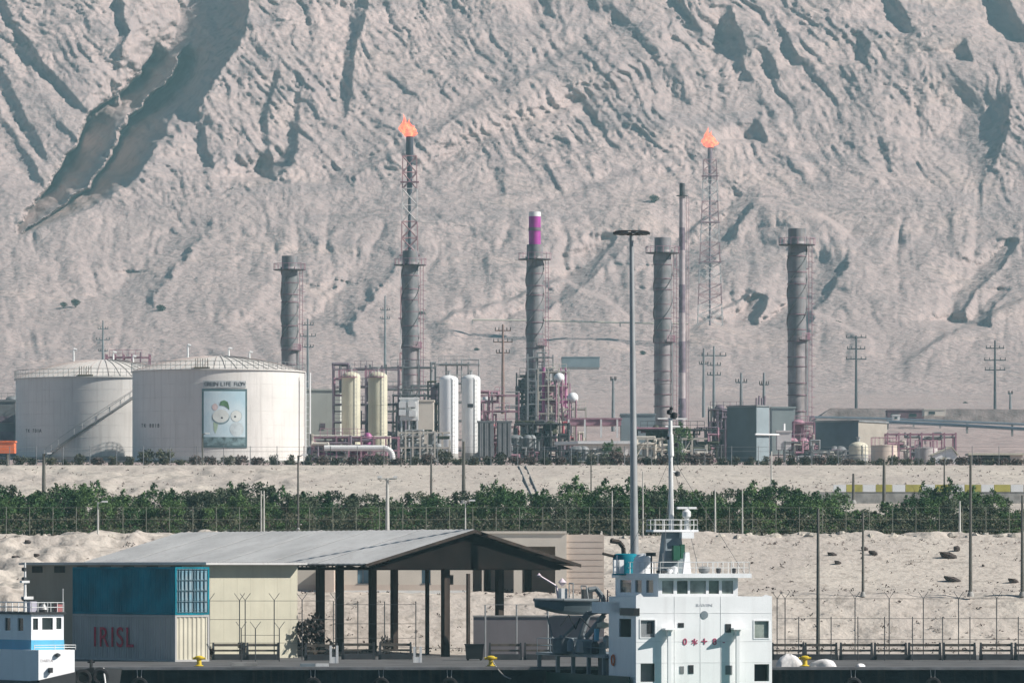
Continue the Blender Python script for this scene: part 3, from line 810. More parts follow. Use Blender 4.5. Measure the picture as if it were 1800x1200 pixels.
LAND = [(-40, 233, "the left storage tank"), (233, 350, "the mural tank's blank side"), (350, 440, "the mural"), (440, 540, "the mural tank's bright side"), (540, 700, "the yellow vessels"),
        (700, 835, "the white vessels"), (835, 975, "the dark pipework tower"), (975, 1090, "the white flat-roofed building"), (1090, 1250, "the fourth big stack"), (1250, 1425, "the dark green building"),
        (1425, 1600, "the pale round tanks"), (1600, 1700, "the white gabled hut"), (1700, 1900, "the low dark shelter")]
_seen = {}
def where(kind, px):
    for a_, b_, nm in LAND:
        if a_ <= px < b_: break
    k = _seen.setdefault(kind, {}); k[nm] = k.get(nm, 0) + 1
    return f"{ORD[k[nm] - 1]} from the left below {nm}"
protos = [tree_proto(3, 4.5, 3.6, leaf_green), tree_proto(4, 4.0, 3.2, leaf_green), tree_proto(9, 4.9, 3.0, leaf_green), tree_proto(12, 3.6, 3.8, leaf_mat('dusty_green_leaves', (0.045, 0.062, 0.036), (0.085, 0.105, 0.06)))]
used = set()
rt = random.Random(5)
# silhouette of the green belt: px -> top row
TOPX = [-60, 0, 60, 90, 160, 230, 260, 290, 330, 345, 420, 455, 470, 500, 520, 560, 580, 640, 700, 760, 800, 830, 850, 880, 930, 960, 1010, 1040, 1075, 1090, 1110, 1140, 1155, 1200, 1250, 1290, 1330, 1350, 1365, 1400, 1430, 1450, 1470, 1490, 1520, 1560, 1590, 1620, 1660, 1700, 1740, 1770, 1800, 1860]
TOPY = [850, 850, 872, 850, 845, 862, 868, 856, 866, 858, 848, 852, 872, 858, 866, 864, 870, 868, 872, 862, 872, 868, 850, 846, 868, 862, 850, 862, 850, 866, 848, 866, 850, 856, 860, 852, 858, 846, 848, 862, 848, 850, 866, 876, 890, 892, 872, 856, 852, 858, 856, 872, 890, 880]
px = -30.0; i = 0
tones = ["tall bushy", "broad dark", "pointed slender", "low rounded"]
while px < 1840:
    for row, (Yr, dz) in enumerate(((446, 0), (451, 0), (457, 0))):
        p = px + (0, 16, 30)[row] + rt.uniform(-5, 5)
        top = float(np.interp(p, TOPX, TOPY)) + (18, 5, -4)[row] + rt.uniform(-7, 9)
        Y = Yr + rt.uniform(-2, 2)
        z0 = gz(Y) - .1
        k = rt.randrange(4); h = [4.5, 4.0, 4.9, 3.6][k]
        want = ZC + (HY - top) * Y / F - z0
        s = want / (h * .97)
        lab = f"{tones[k]} {('front', 'middle', 'rear')[row]}-row tree, " + where("tree%d" % row, p)
        loc = (X(p, Y), Y, z0); sc = (max(.8, s) * rt.uniform(.9, 1.2), 1.0, s)
        rz = rt.uniform(-.5, .5) + (math.pi if rt.random() < .5 else 0)
        if k not in used:
            used.add(k); o = protos[k]; o.location = loc; o.scale = sc; o.rotation_euler.z = rz; o["label"] = lab
        else: o = dup(protos[k], loc, lab, rz, sc)
        o["group"] = "trees of the green belt"
    px += rt.uniform(40, 52); i += 1

# low scrub under the trees: uncountable
sc_ = MB(); rr = random.Random(21)
for _ in range(900):
    p = rr.uniform(-40, 1840); Y = rr.uniform(439, 446)
    leaves(sc_, (X(p, Y), Y, gz(Y) + rr.uniform(.1, 1.6)), .5, .4, .35, 12, .12, rr)
sc_.build("undergrowth", leaf_olive, kind="stuff", smooth=False)

# shrubs along the plant fence
def shrub_proto(seed, w_, h, lm, name="shrub"):
    rr = random.Random(seed); t = thing(name, "", "shrub")
    c = MB()
    for i in range(12):
        a_ = rr.uniform(0, 2 * math.pi); q_ = math.sqrt(rr.random()) * .7; zz = rr.uniform(.2, .8)
        leaves(c, (math.cos(a_) * q_ * w_ / 2, math.sin(a_) * q_ * w_ / 2, h * zz), w_ * .26, w_ * .26, h * .22, 34, .13 * max(1, w_ / 1.6), rr)
    c.build("foliage", lm, t, smooth=False)
    k = MB()
    for i in range(4): k.cyl((rr.uniform(-.1, .1), rr.uniform(-.1, .1), -.2), (rr.uniform(-.4, .4) * w_, rr.uniform(-.3, .3) * w_, h * .7), .05, .02, 5)
    k.build("stem", bark, t)
    return t
sp_ = [shrub_proto(1, 1.7, 1.5, leaf_olive), shrub_proto(2, 1.5, 1.3, leaf_olive), shrub_proto(3, 1.8, 1.2, leaf_dry)]
su = set()
spots = [(5, 20), (35, 30), (57, 24), (90, 24), (115, 18), (140, 34), (170, 22), (200, 26), (228, 26), (256, 46), (288, 46), (316, 18), (345, 26), (368, 24), (401, 30), (424, 26), (453, 22), (481, 30), (510, 30), (541, 30), (565, 26), (590, 22), (620, 24),
         (648, 26), (668, 34), (700, 20), (728, 24), (752, 30), (782, 46), (806, 22), (833, 26), (858, 28), (880, 38), (905, 24), (930, 26), (958, 26), (985, 24), (1010, 28), (1038, 30), (1060, 34), (1085, 38), (1110, 28), (1138, 26), (1165, 26),
         (1190, 36), (1215, 30), (1240, 32), (1268, 24), (1292, 26), (1318, 24), (1345, 26), (1368, 24), (1392, 28), (1415, 28), (1440, 24), (1465, 30), (1492, 28), (1515, 24), (1545, 30), (1570, 44), (1592, 32), (1615, 30), (1637, 34), (1665, 26), (1690, 34), (1714, 36), (1740, 24), (1762, 30), (1790, 26), (1815, 28)]
for px, hp in spots:
    Y = 650 + rt.uniform(-4, 4); k = 0 if hp > 40 else rt.randrange(3)
    w_, h = [(1.7, 1.5), (1.5, 1.3), (1.8, 1.2)][k]
    s = hp * Y / F / h * (.74 if px < 1490 else .5)
    lab = f"{'large' if hp > 40 else 'small'} {['olive green', 'dull green', 'dry brown'][k]} shrub, " + where("shrub", px)
    loc = (X(px, Y), Y, gz(Y) - .1); sc = (max(.9, s * .85), max(.9, s * .85), s)
    if k not in su:
        su.add(k); o = sp_[k]; o.location = loc; o.scale = sc; o["label"] = lab
    else: o = dup(sp_[k], loc, lab, rt.uniform(0, 6), sc)
    o["group"] = "shrubs along the plant fence"
# hedge mass between them
sc_ = MB()
for _ in range(620):
    p = rr.uniform(540, 1860) if rr.random() < .8 else rr.uniform(-40, 540); Y = rr.uniform(653, 662)
    leaves(sc_, (X(p, Y), Y, gz(Y) + rr.uniform(.1, .45 if p > 540 else .2)), .7, .4, .4, 9, .16, rr)
sc_.build("hedge_scrub", leaf_olive, kind="stuff", smooth=False)
# tall tree inside the plant
o = dup(protos[2], (X(1196, 760), 760, gz(760)), "tall dark green tree inside the plant behind the ship's mast", 0, (1.1, 1, 1.1)); del o["group"]
o = dup(protos[0], (X(1075, 700), 700, gz(700) - .3), "low green tree in front of the white flat-roofed building", 0.4, (.75, .8, .75)); del o["group"]
# bush behind the quay fence
b = shrub_proto(7, 2.6, 2.6, leaf_mat("dark_twigs", (.025,.02,.018), (.06,.05,.045)), "dark_shrub"); b.location = (X(556, 361), 361, 2.0); b.scale = (1.0, .8, 1.08)
b["label"] = "large dark tangled shrub behind the fence at the edge of the yellow wall"
for px, Y, s, lab in [(427, 357, .42, "small shrub at the foot of the fork-topped fence before the yellow wall"), (681, 362, .55, "thin shrub under the shed beside the right fence"), (371, 350, .35, "small dark shrub at the corner of the grey container")]:
    o = dup(b, (X(px, Y), Y, gz(Y)), lab, 1.3, (s * .6, s * .6, s))
# sparse bushes on the foothills
for px, py, s, lab in [(838, 614, .9, "single dark green bush on the slope above the white vessels"), (1130, 620, 1.0, "single green bush on the slope right of the tall light mast"), (1697, 708, .7, "lone dark bush at the foot of the right slope"),
                       (1472, 572, 1.6, "dark bush patch on the slope left of the pylon"), (1150, 352, 1.8, "dark bush on the mountain beside the thin banded stack"), (112, 536, 1.2, "left bush of the pair on the slope above the left tank"), (133, 534, 1.6, "right bush of the pair on the slope above the left tank"),
                       (742, 552, 1.2, "dark bush on the slope just right of the second stack"), (283, 544, 1.6, "dark bush patch on the slope above the mural tank")]:
    Y = float(np.interp(py, PP, PD))
    o = dup(sp_[0], (X(px, Y - 3), Y - 3, ZC + (HY - py - 5) * Y / F), lab, .5, (s * 1.5, s * 1.5, s * 1.3), "bushes on the slopes")

# ------------------------------------------------------------------ rocks
def rock_proto(seed):
    rr = random.Random(seed); N, K = 9, 6; vs = []; fs = []
    for k in range(K):
        ph = -math.pi / 2 + math.pi * k / (K - 1)
        for i in range(N):
            A = 2 * math.pi * i / N
            j = rr.uniform(.75, 1.15)
            vs.append((math.cos(A) * math.cos(ph) * j, math.sin(A) * math.cos(ph) * j * .8, math.sin(ph) * .7 * j))
    for k in range(K - 1):
        for i in range(N): fs.append((k * N + i, k * N + (i + 1) % N, (k + 1) * N + (i + 1) % N, (k + 1) * N + i))
    m = MB(); m.add(vs, fs); return m
pale_rock = mat("pale_boulder", (0.46, 0.42, 0.36), .95, 0, .12, 1.5, .04, 6)
dark_rock = mat("dark_boulder", (0.075, 0.06, 0.055), .95, 0, .2, 1.5, .04, 6)
rps = [rock_proto(s).build("boulder", pale_rock, smooth=False) for s in (1, 2, 3)]
rk = random.Random(99); ru = set()
RL = [(-40, 280, "above the shed's left end"), (280, 560, "along the shed roof left of the lamp post"), (560, 830, "behind the shed ridge"), (830, 1080, "behind the pale building"), (1080, 1210, "behind the ship's mast"),
      (1210, 1360, "above the ship's right half"), (1360, 1440, "left of the tall fence pole"), (1440, 1520, "between the two nearest poles right of the ship"), (1520, 1610, "above the middle of the earth bank"), (1610, 1700, "above the dark boulders"), (1700, 1900, "beside the rightmost pole")]
rc = {}
px = -20
while px < 1840:
    dense = px > 1190
    k = rk.randrange(3); s = rk.uniform(.22, .55) * (1.0 if dense else .6)
    Y = rk.uniform(431.3, 433.2)
    for a_, b_, nm in RL:
        if a_ <= px < b_: break
    rc[nm] = rc.get(nm, 0) + 1
    lab = f"pale rim boulder {nm}, {ORD[min(19, rc[nm] - 1)]} from the left"
    if k in ru: o = rps[k].copy(); C.objects.link(o)
    else: o = rps[k]; ru.add(k)
    o.location = (X(px, Y), Y, gz(Y) + s * .25); o.scale = (s * 1.3, s, s); o.rotation_euler = (rk.uniform(-.3, .3), rk.uniform(-.3, .3), rk.uniform(0, 6))
    o["label"] = lab; o["category"] = "boulder"; o["group"] = "pale boulders along the rim of the bank"
    px += rk.uniform(10, 22) if dense else rk.uniform(28, 60)
dark = [(1463, 976, .55, .3, "left upper dark boulder of the pair on the bank above the fence"), (1473, 990, .55, .3, "right lower dark boulder of the pair on the bank above the fence"), (1520, 966, .5, .3, "small dark boulder just right of the second pole"), (1535, 974, .6, .34, "dark boulder below the small one beside the second pole"),
        (1667, 980, .95, .5, "largest dark boulder on the bank near the right pole"), (1682, 967, .5, .45, "upright dark boulder above the largest one"), (1675, 1020, 1.0, .4, "faded flat boulder below the largest dark one"), (1782, 1025, .75, .35, "dark boulder lying low near the right edge"), (1728, 997, .25, .2, "tiny dark boulder right of the right pole"),
        (103, 974, .6, .5, "dark boulder on the rocky bank above the teal container"), (134, 968, .6, .5, "dark boulder at the left tip of the shed roof"), (50, 955, .5, .3, "dark boulder high on the rocky bank at the left"), (30, 985, .6, .4, "dark boulder low on the rocky bank behind the boat mast"), (66, 978, .5, .3, "dark boulder in the middle of the left rocky bank"), (15, 962, .4, .35, "dark boulder nearest the left edge on the rocky bank")]
dp = [rock_proto(s).build("dark_boulder", dark_rock, smooth=False) for s in (11,)]
for i, (px, py, sx, sz, lab) in enumerate(dark):
    # find the distance on the bank profile where the row falls
    Y = min((y for y in np.arange(388, 434, .5)), key=lambda y: abs((HY - py) * y / F + ZC - gz(y)))
    o = dp[0] if i == 0 else dp[0].copy()
    if i: C.objects.link(o)
    o.location = (X(px, Y), Y - .1, gz(Y) + .1); o.scale = (sx * .8, sx * .5, sz * .8); o.rotation_euler = (0, .35, rk.uniform(0, 1))
    o["label"] = lab; o["category"] = "boulder"; o["group"] = "dark boulders on the bank"

# dry weeds and small stones scattered over the banks and the yard: uncountable
wd_ = MB(); rr = random.Random(77)
for _ in range(1500):
    p = rr.uniform(-60, 1860); Y = rr.choice([rr.uniform(374, 396), rr.uniform(397, 431), rr.uniform(560, 600)])
    leaves(wd_, (X(p, Y), Y, gz(Y) + .08), .22, .2, .10, rr.randrange(3, 7), .06 + .05 * rr.random(), rr)
wd_.build("dry_weeds", leaf_dry, kind="stuff", smooth=False)
gv = MB()
for _ in range(2200):
    p = rr.uniform(-60, 1860); Y = rr.choice([rr.uniform(374, 396), rr.uniform(397, 432), rr.uniform(429, 434), rr.uniform(560, 600)]); s = rr.uniform(.03, .11) * (1.6 if Y > 429 else 1)
    x, z = X(p, Y), gz(Y); q = [(x + s * rr.uniform(.6, 1.3) * a_, Y + s * b_, z + s * c_) for a_, b_, c_ in ((-1, -1, -.4), (1, -1, -.4), (1, 1, -.4), (-1, 1, -.4), (rr.uniform(-.4, .4), rr.uniform(-.4, .4), .9))]
    gv.add(q, [(0, 1, 4), (1, 2, 4), (2, 3, 4), (3, 0, 4), (3, 2, 1, 0)])
gv.build("loose_stones", mat("loose_stone", (.34, .29, .25), .95, 0, .3, .8, col2=(.15, .12, .11)), kind="stuff", smooth=False)

# ------------------------------------------------------------------ terrace building behind the shed
Yb = 401.0; xb = X(523, Yb)
t = thing("terrace_building", "long pale plastered building with dark porch openings behind the shed", "building", (xb, Yb, gz(Yb) - .3))
def bx(px): return X(px, Yb) - xb
def bz(py): return ZC + (HY - py) * Yb / F - (gz(Yb) - .3)
zt = bz(937); H0 = 0
# walls with openings as real recesses
def wall_with_holes(x0, x1, z0, z1, holes, y0, th, m, name, par):
    k = MB(); xs = sorted({x0, x1, *[h[0] for h in holes], *[h[1] for h in holes]}); zs = sorted({z0, z1, *[h[2] for h in holes], *[h[3] for h in holes]})
    for a_, b_ in zip(xs[:-1], xs[1:]):
        for c_, d_ in zip(zs[:-1], zs[1:]):
            mx_, mz_ = (a_ + b_) / 2, (c_ + d_) / 2
            if any(h[0] < mx_ < h[1] and h[2] < mz_ < h[3] for h in holes): continue
            k.box(a_, b_, y0, y0 + th, c_, d_)
    return k.build(name, m, par, smooth=False)
holes = [(bx(628), bx(648), bz(1025), bz(998)), (bx(688), bx(700), bz(1025), bz(998)), (bx(741), bx(757), bz(1025), bz(998)), (bx(790), bx(797), bz(1040), bz(1010)),
         (bx(831), bx(847), bz(1043), bz(985)), (bx(850), bx(903), bz(1042), bz(975)), (bx(918), bx(976), bz(1042), bz(960))]
wall_with_holes(0, bx(996), H0, zt, holes, 0, .3, plaster, "wall", t)
MB().box(bx(996), bx(1062), .3, .5, H0, bz(939)).build("wall", plaster_pink, t, smooth=False, label="wall stretch with horizontal joints")
k = MB()
for i in range(9): k.box(bx(997), bx(1061), .28, .3, H0 + .5 + i * .42, H0 + .53 + i * .42)
k.build("joint", mat("dark_joint", (.54, .45, .39), .9), t, smooth=False)
MB().box(0, bx(823), -.06, -.001, bz(1044), bz(1037)).build("plinth", white, t, smooth=False)
MB().box(0, bx(823), -.03, -.002, bz(1036.9), bz(1027)).build("band", plaster_pink, t, smooth=False)
MB().box(-.1, bx(996), -.1, .5, zt, zt + .16).build("parapet", plaster, t, smooth=False)
for h in holes[:3]:
    f = MB().box(h[0] + .02, h[1] - .02, .14, .2, h[2] + .02, h[3] - .02).build("window", mat("blue_window_glass", (.12, .2, .26), .2), t, smooth=False)
    MB().box(h[0] - .05, h[1] + .05, -.05, .1, h[2] - .08, h[2]).box((h[0] + h[1]) / 2 - .03, (h[0] + h[1]) / 2 + .03, .1, .14, h[2], h[3]).build("frame", dull_steel, f, smooth=False)
MB().box(bx(560), bx(588), -.9, 0, bz(1042), bz(1000)).build("porch", plaster_pink, t, smooth=False)
MB().box(0, bx(996), 4.6, 4.9, 0, zt).box(-.0, .3, .3, 4.6, 0, zt).box(bx(996) - .3, bx(996), .3, 4.6, 0, zt).build("back_wall", plaster_pink, t, smooth=False)
MB().box(.3, bx(996) - .3, .3, 4.6, zt - .2, zt - .05).build("roof", concrete, t, smooth=False)
MB().box(bx(852), bx(862), 3.4, 3.5, .2, bz(1000)).build("door", dark_brown, t, smooth=False)
MB().box(bx(922), bx(935), 3.4, 3.5, .2, bz(1000)).build("door", dark_brown, t, smooth=False)
# ================================================================== the plant
def box_thing(name, lab, cat, px0, px1, pyt, Y, dy, m, extra=None, pyb=None, z0=None, parts=None, roofm=None):
    """a plain building or box: walls, slightly proud roof, and whatever extra() adds"""
    z0 = gz(Y) if z0 is None else z0
    if pyb is not None: z0 = ZC + (HY - pyb) * Y / F
    t = thing(name, lab, cat, (X(px0, Y), Y, z0))
    w_ = X(px1, Y) - X(px0, Y); h = ZC + (HY - pyt) * Y / F - z0
    k = MB(); k.box(0, w_, 0, dy, 0, h); k.build("wall", m, t, smooth=False)
    MB().box(-.12, w_ + .12, -.12, dy + .12, h + .001, h + .22).build("roof", roofm or m, t, smooth=False)
    if extra: extra(t, w_, h)
    return t
def windows(rects, m=glass, name="window"):
    def f(t, w_, h):
        for (a_, b_, c_, d_) in rects:
            o = MB().box(a_ * w_, b_ * w_, -.05, -.005, c_ * h, d_ * h).build(name, m, t, smooth=False)
            MB().box(a_ * w_ - .06, b_ * w_ + .06, -.09, -.05, c_ * h - .08, c_ * h).build("sill", concrete, o, smooth=False)
    return f

# ------------------------------------------------------------------ storage tanks
def tank(lab, cx, Y, rpx, pyt, domepx, seed, stair=None):
    z0 = gz(Y) - .6; r = rpx * Y / F; h = ZC + (HY - pyt) * Y / F - z0; dh = domepx * Y / F
    t = thing("storage_tank", lab, "storage tank", (X(cx, Y), Y, z0), "domed white storage tanks")
    tp = mat("tank_white_paint", (.67, .64, .60), .5, 0, .04, .2, streak=.22)
    prof = [(r, 0)]
    n = 7
    for i in range(1, n): prof += [(r, h * i / n - .015), (r + .012, h * i / n), (r, h * i / n + .015)]
    prof.append((r, h))
    MB().lathe((0, 0, 0), prof, 128, cap=False).build("shell", tp, t)
    k = MB()
    for i in range(1, n): k.lathe((0, 0, h * i / n - .025), [(r + .01, 0), (r + .022, .02), (r + .01, .05)], 96, cap=False)
    for i in range(0):
        for q_ in range(14):
            a_ = 2 * math.pi * (q_ + .5 * (i % 2)) / 14; k.cyl(((r + .004) * math.cos(a_), (r + .004) * math.sin(a_), h * i / n), ((r + .004) * math.cos(a_), (r + .004) * math.sin(a_), h * (i + 1) / n), .018, n=4, cap=False)
    k.build("weld_seam", mat("weld_seam_paint", (.60, .57, .53), .6), t)
    pr = [(r + .22, h), (r + .22, h + .14), (r, h + .16)] + [(r * math.cos(a_) if a_ < 1.5 else 0, h + .16 + dh * (1 - ((r * math.cos(a_)) / r) ** 2)) for a_ in [i * math.pi / 2 / 14 for i in range(1, 15)]]
    dome = MB().lathe((0, 0, 0), pr, 128, cap=False).build("dome_roof", mat("tank_roof_paint", (.66, .62, .57), .55, 0, .05, .3, streak=.1), t)
    rb = MB()
    for i in range(48):
        a_ = 2 * math.pi * i / 48; pts = []
        for q_ in range(8):
            rr_ = r * (1 - q_ / 9); pts.append((rr_ * math.cos(a_), rr_ * math.sin(a_), h + .2 + dh * (1 - (rr_ / r) ** 2)))
        rb.path(pts, .045, 4)
    rb.build("roof_rib", mat("rib_brown_paint", (.36, .30, .28), .7), dome)  # ribs in a darker, browner tone than the roof
    for zz in (.55, 1.1):
        k = MB(); N = 96
        for i in range(N):
            a_ = 2 * math.pi * i / N; b_ = 2 * math.pi * (i + 1) / N
            k.cyl(((r + .15) * math.cos(a_), (r + .15) * math.sin(a_), h + .16 + zz), ((r + .15) * math.cos(b_), (r + .15) * math.sin(b_), h + .16 + zz), .03, n=4)
        if zz > 1:
            for i in range(N):
                a_ = 2 * math.pi * i / N; k.cyl(((r + .15) * math.cos(a_), (r + .15) * math.sin(a_), h + .14), ((r + .15) * math.cos(a_), (r + .15) * math.sin(a_), h + .16 + zz), .028, n=4)
        k.build("handrail", dull_steel, t)
    for dx, dy, hh_ in ((-4.2, -2, 1.9), (1.5, -1, 1.2), (4.5, -3, 1.0)):
        zz = h + .1 + dh * (1 - (dx * dx + dy * dy) / r ** 2)
        MB().cyl((dx, dy, zz), (dx, dy, zz + hh_), .13, n=8).cyl((dx, dy, zz + hh_), (dx + .45, dy, zz + hh_ - .1), .16, n=8).build("roof_vent", white, t)
    k = MB()
    for q_ in range(6):
        x = -2.6 + .34 * q_; y = -math.sqrt(max(.1, r * r - x * x)) + .3; k.cyl((x, y, h + .1), (x, y, h + 1.6), .05, n=5)
    k.box(-2.8, -.6, -r - .1, -r + 1.2, h + .17, h + .4); k.build("gauge_platform", mat("olive_steel", (.16, .14, .10), .8), t, smooth=False)
    MB().lathe((0, 0, 0), [(r + .5, 0), (r + .5, .7), (r + .02, .72)], 96, cap=False).build("foundation_ring", concrete, t)
    if stair:
        a0, a1 = stair; k = MB(); N = 46; rs = r + .5; pts = []; p2 = []
        for i in range(N):
            a_ = a0 + (a1 - a0) * i / (N - 1); z = .6 + (h - .5) * i / (N - 1)
            c_, s_ = math.cos(a_), math.sin(a_)
            k.cyl((r * c_, r * s_, z), ((r + .95) * c_, (r + .95) * s_, z), .05, n=4)
            pts.append(((r + .95) * c_, (r + .95) * s_, z)); p2.append(((r + .95) * c_, (r + .95) * s_, z + 1.1))
            if i % 3 == 0: k.cyl(pts[-1], p2[-1], .03, n=4)
        k.path(pts, .09, 4); k.path(p2, .035, 4); k.path([((x * (r + .1)) / (r + .95), (y * (r + .1)) / (r + .95), z) for x, y, z in pts], .09, 4)
        k.build("spiral_stair", steel, t)
    return t, r, h
tA, rA, hA = tank("storage tank at the far left, partly hidden behind the mural tank", 182, 828, 154, 668, 34, 1, stair=(R(236), R(312)))
tB, rB, hB = tank("storage tank with the framed blue mural, nearest of the two", 384, 800, 151, 655, 27, 2)
def on_tank(t, r, px, py, Yc, cx, zbase):
    """angle and height on the tank's shell for a place given in photograph pixels"""
    yf = Yc - r
    for _ in range(6):
        x = max(-r * .98, min(r * .98, (px - 900) * yf / F - X(cx, Yc))); a_ = math.asin(x / r); yf = Yc - r * math.cos(a_)
    return a_, ZC + (HY - py) * yf / F - zbase
def curved_panel(name, m, par, r, a0, a1, z0, z1, off, th=.05, n=14, parts=None):
    k = MB(); vs = []
    for i in range(n + 1):
        a_ = a0 + (a1 - a0) * i / n
        for rr_ in (r + off, r + off + th):
            for z in (z0, z1): vs.append((rr_ * math.sin(a_), -rr_ * math.cos(a_), z))
    fs = []
    for i in range(n):
        b = 4 * i; c_ = b + 4
        fs += [(b + 2, c_ + 2, c_ + 3, b + 3), (b + 1, b + 3, c_ + 3, c_ + 1), (b, c_, c_ + 2, b + 2)]
    fs += [(0, 2, 3, 1), (4 * n, 4 * n + 1, 4 * n + 3, 4 * n + 2)]
    k.add(vs, fs); return k.build(name, m, par, smooth=False)
zB = tB.location.z
aL, zT = on_tank(tB, rB, 355, 683, 800, 384, zB); aR, zBm = on_tank(tB, rB, 434, 787, 800, 384, zB)
mur = curved_panel("mural", mat("mural_dark_frame", (.07, .12, .13), .5), tB, rB, aL, aR, zBm, zT, .03)
curved_panel("mural_picture", mat("mural_pale_blue", (.40, .55, .61), .5, 0, .1, .25, col2=(.60, .68, .70)), mur, rB, aL + .022, aR - .022, zBm + 1.5, zT - .33, .085, .012)
curved_panel("mural_text_band", mat("mural_text_band", (.16, .23, .24), .5, 0, .3, 1.5), mur, rB, aL + .022, aR - .022, zBm + .3, zBm + 1.5, .085, .012)
def blob(px, py, rx, ry, m, nm, off=.10, pts=None, n=26):
    k = MB(); vs = [(0, 0, 0)]; 
    def at(px_, py_, o_):
        a_, z = on_tank(tB, rB, px_, py_, 800, 384, zB); return ((rB + o_) * math.sin(a_), -(rB + o_) * math.cos(a_), z)
    ring = pts or [(px + rx * math.cos(2 * math.pi * i / n), py + ry * math.sin(2 * math.pi * i / n)) for i in range(n)]
    vs = [at(px, py, off)] + [at(a_, b_, off) for a_, b_ in ring] + [at(a_, b_, off - .012) for a_, b_ in ring]
    q = len(ring); fs = [(0, 1 + (i + 1) % q, 1 + i) for i in range(q)] + [(1 + i, 1 + (i + 1) % q, 1 + q + (i + 1) % q, 1 + q + i) for i in range(q)]
    k.add(vs, fs); return k.build(nm, m, mur, smooth=False)
pw = mat("mural_white", (.62, .64, .60), .5, 0, .04, 1); pg = mat("mural_leaf_green", (.10, .20, .09), .5, 0, .2, 2); po = mat("mural_outline", (.20, .28, .30), .5); pg2 = mat("mural_pale_green", (.36, .46, .33), .5)
blob(388, 733, 15.5, 12.5, po, "mural_outline", .112); blob(388, 731, 14.3, 11.5, pw, "mural_shape", .124)
blob(415, 731, 10, 10.5, mat("mural_faint_outline", (.38, .46, .48), .5), "mural_outline", .112); blob(415, 731, 9.2, 9.6, pw, "mural_shape", .124)
blob(416, 754, 12, 13, mat("mural_pale_fill", (.52, .58, .59), .5), "mural_shape", .118)
blob(394, 708, 7, 7, pg, "mural_leaf", .136, [(386, 712), (388, 705), (394, 703), (400, 706), (402, 712), (403, 720), (399, 716), (394, 713)])
blob(379, 750, 4, 10, pg2, "mural_stem", .112, [(375, 742), (384, 742), (382, 752), (379, 762), (376, 756)])
blob(378, 715, 5, 6, mat("mural_pink", (.55, .44, .42), .5), "mural_petal", .118)
for p_ in ((390, 734), (413, 732)): blob(p_[0], p_[1], 1.8, 1.6, letters_dark, "mural_dot", .136)
aL2, zT2 = on_tank(tB, rB, 357, 669, 800, 384, zB); aR2, zB2 = on_tank(tB, rB, 432, 681, 800, 384, zB)
cap_ = curved_panel("caption_panel", mat("caption_grey", (.42, .44, .44), .5), tB, rB, aL2, aR2, zB2, zT2, .03)
def tank_text(txt, t, r, px0, px1, py, Yc, cx, m, size, par, off):
    zb_ = t.location.z; nlet = len(txt)
    for i, ch in enumerate(txt):
        if ch == ' ': continue
        a_, z = on_tank(t, r, px0 + (px1 - px0) * (i + .5) / nlet, py, Yc, cx, zb_)
        letters(ch, size, m, "letter", par, ((r + off) * math.sin(a_), -(r + off) * math.cos(a_), z), (R(90), 0, a_), .01)
tank_text("GREEN LIFE FLOW", tB, rB, 360, 429, 675, 800, 384, letters_dark, .78, cap_, .1)
tank_text("TK 8018", tB, rB, 248, 281, 748, 800, 384, letters_dark, .75, tB, .03)
tank_text("TK 701A", tA, rA, 45, 73, 757, 828, 182, letters_dark, .72, tA, .03)

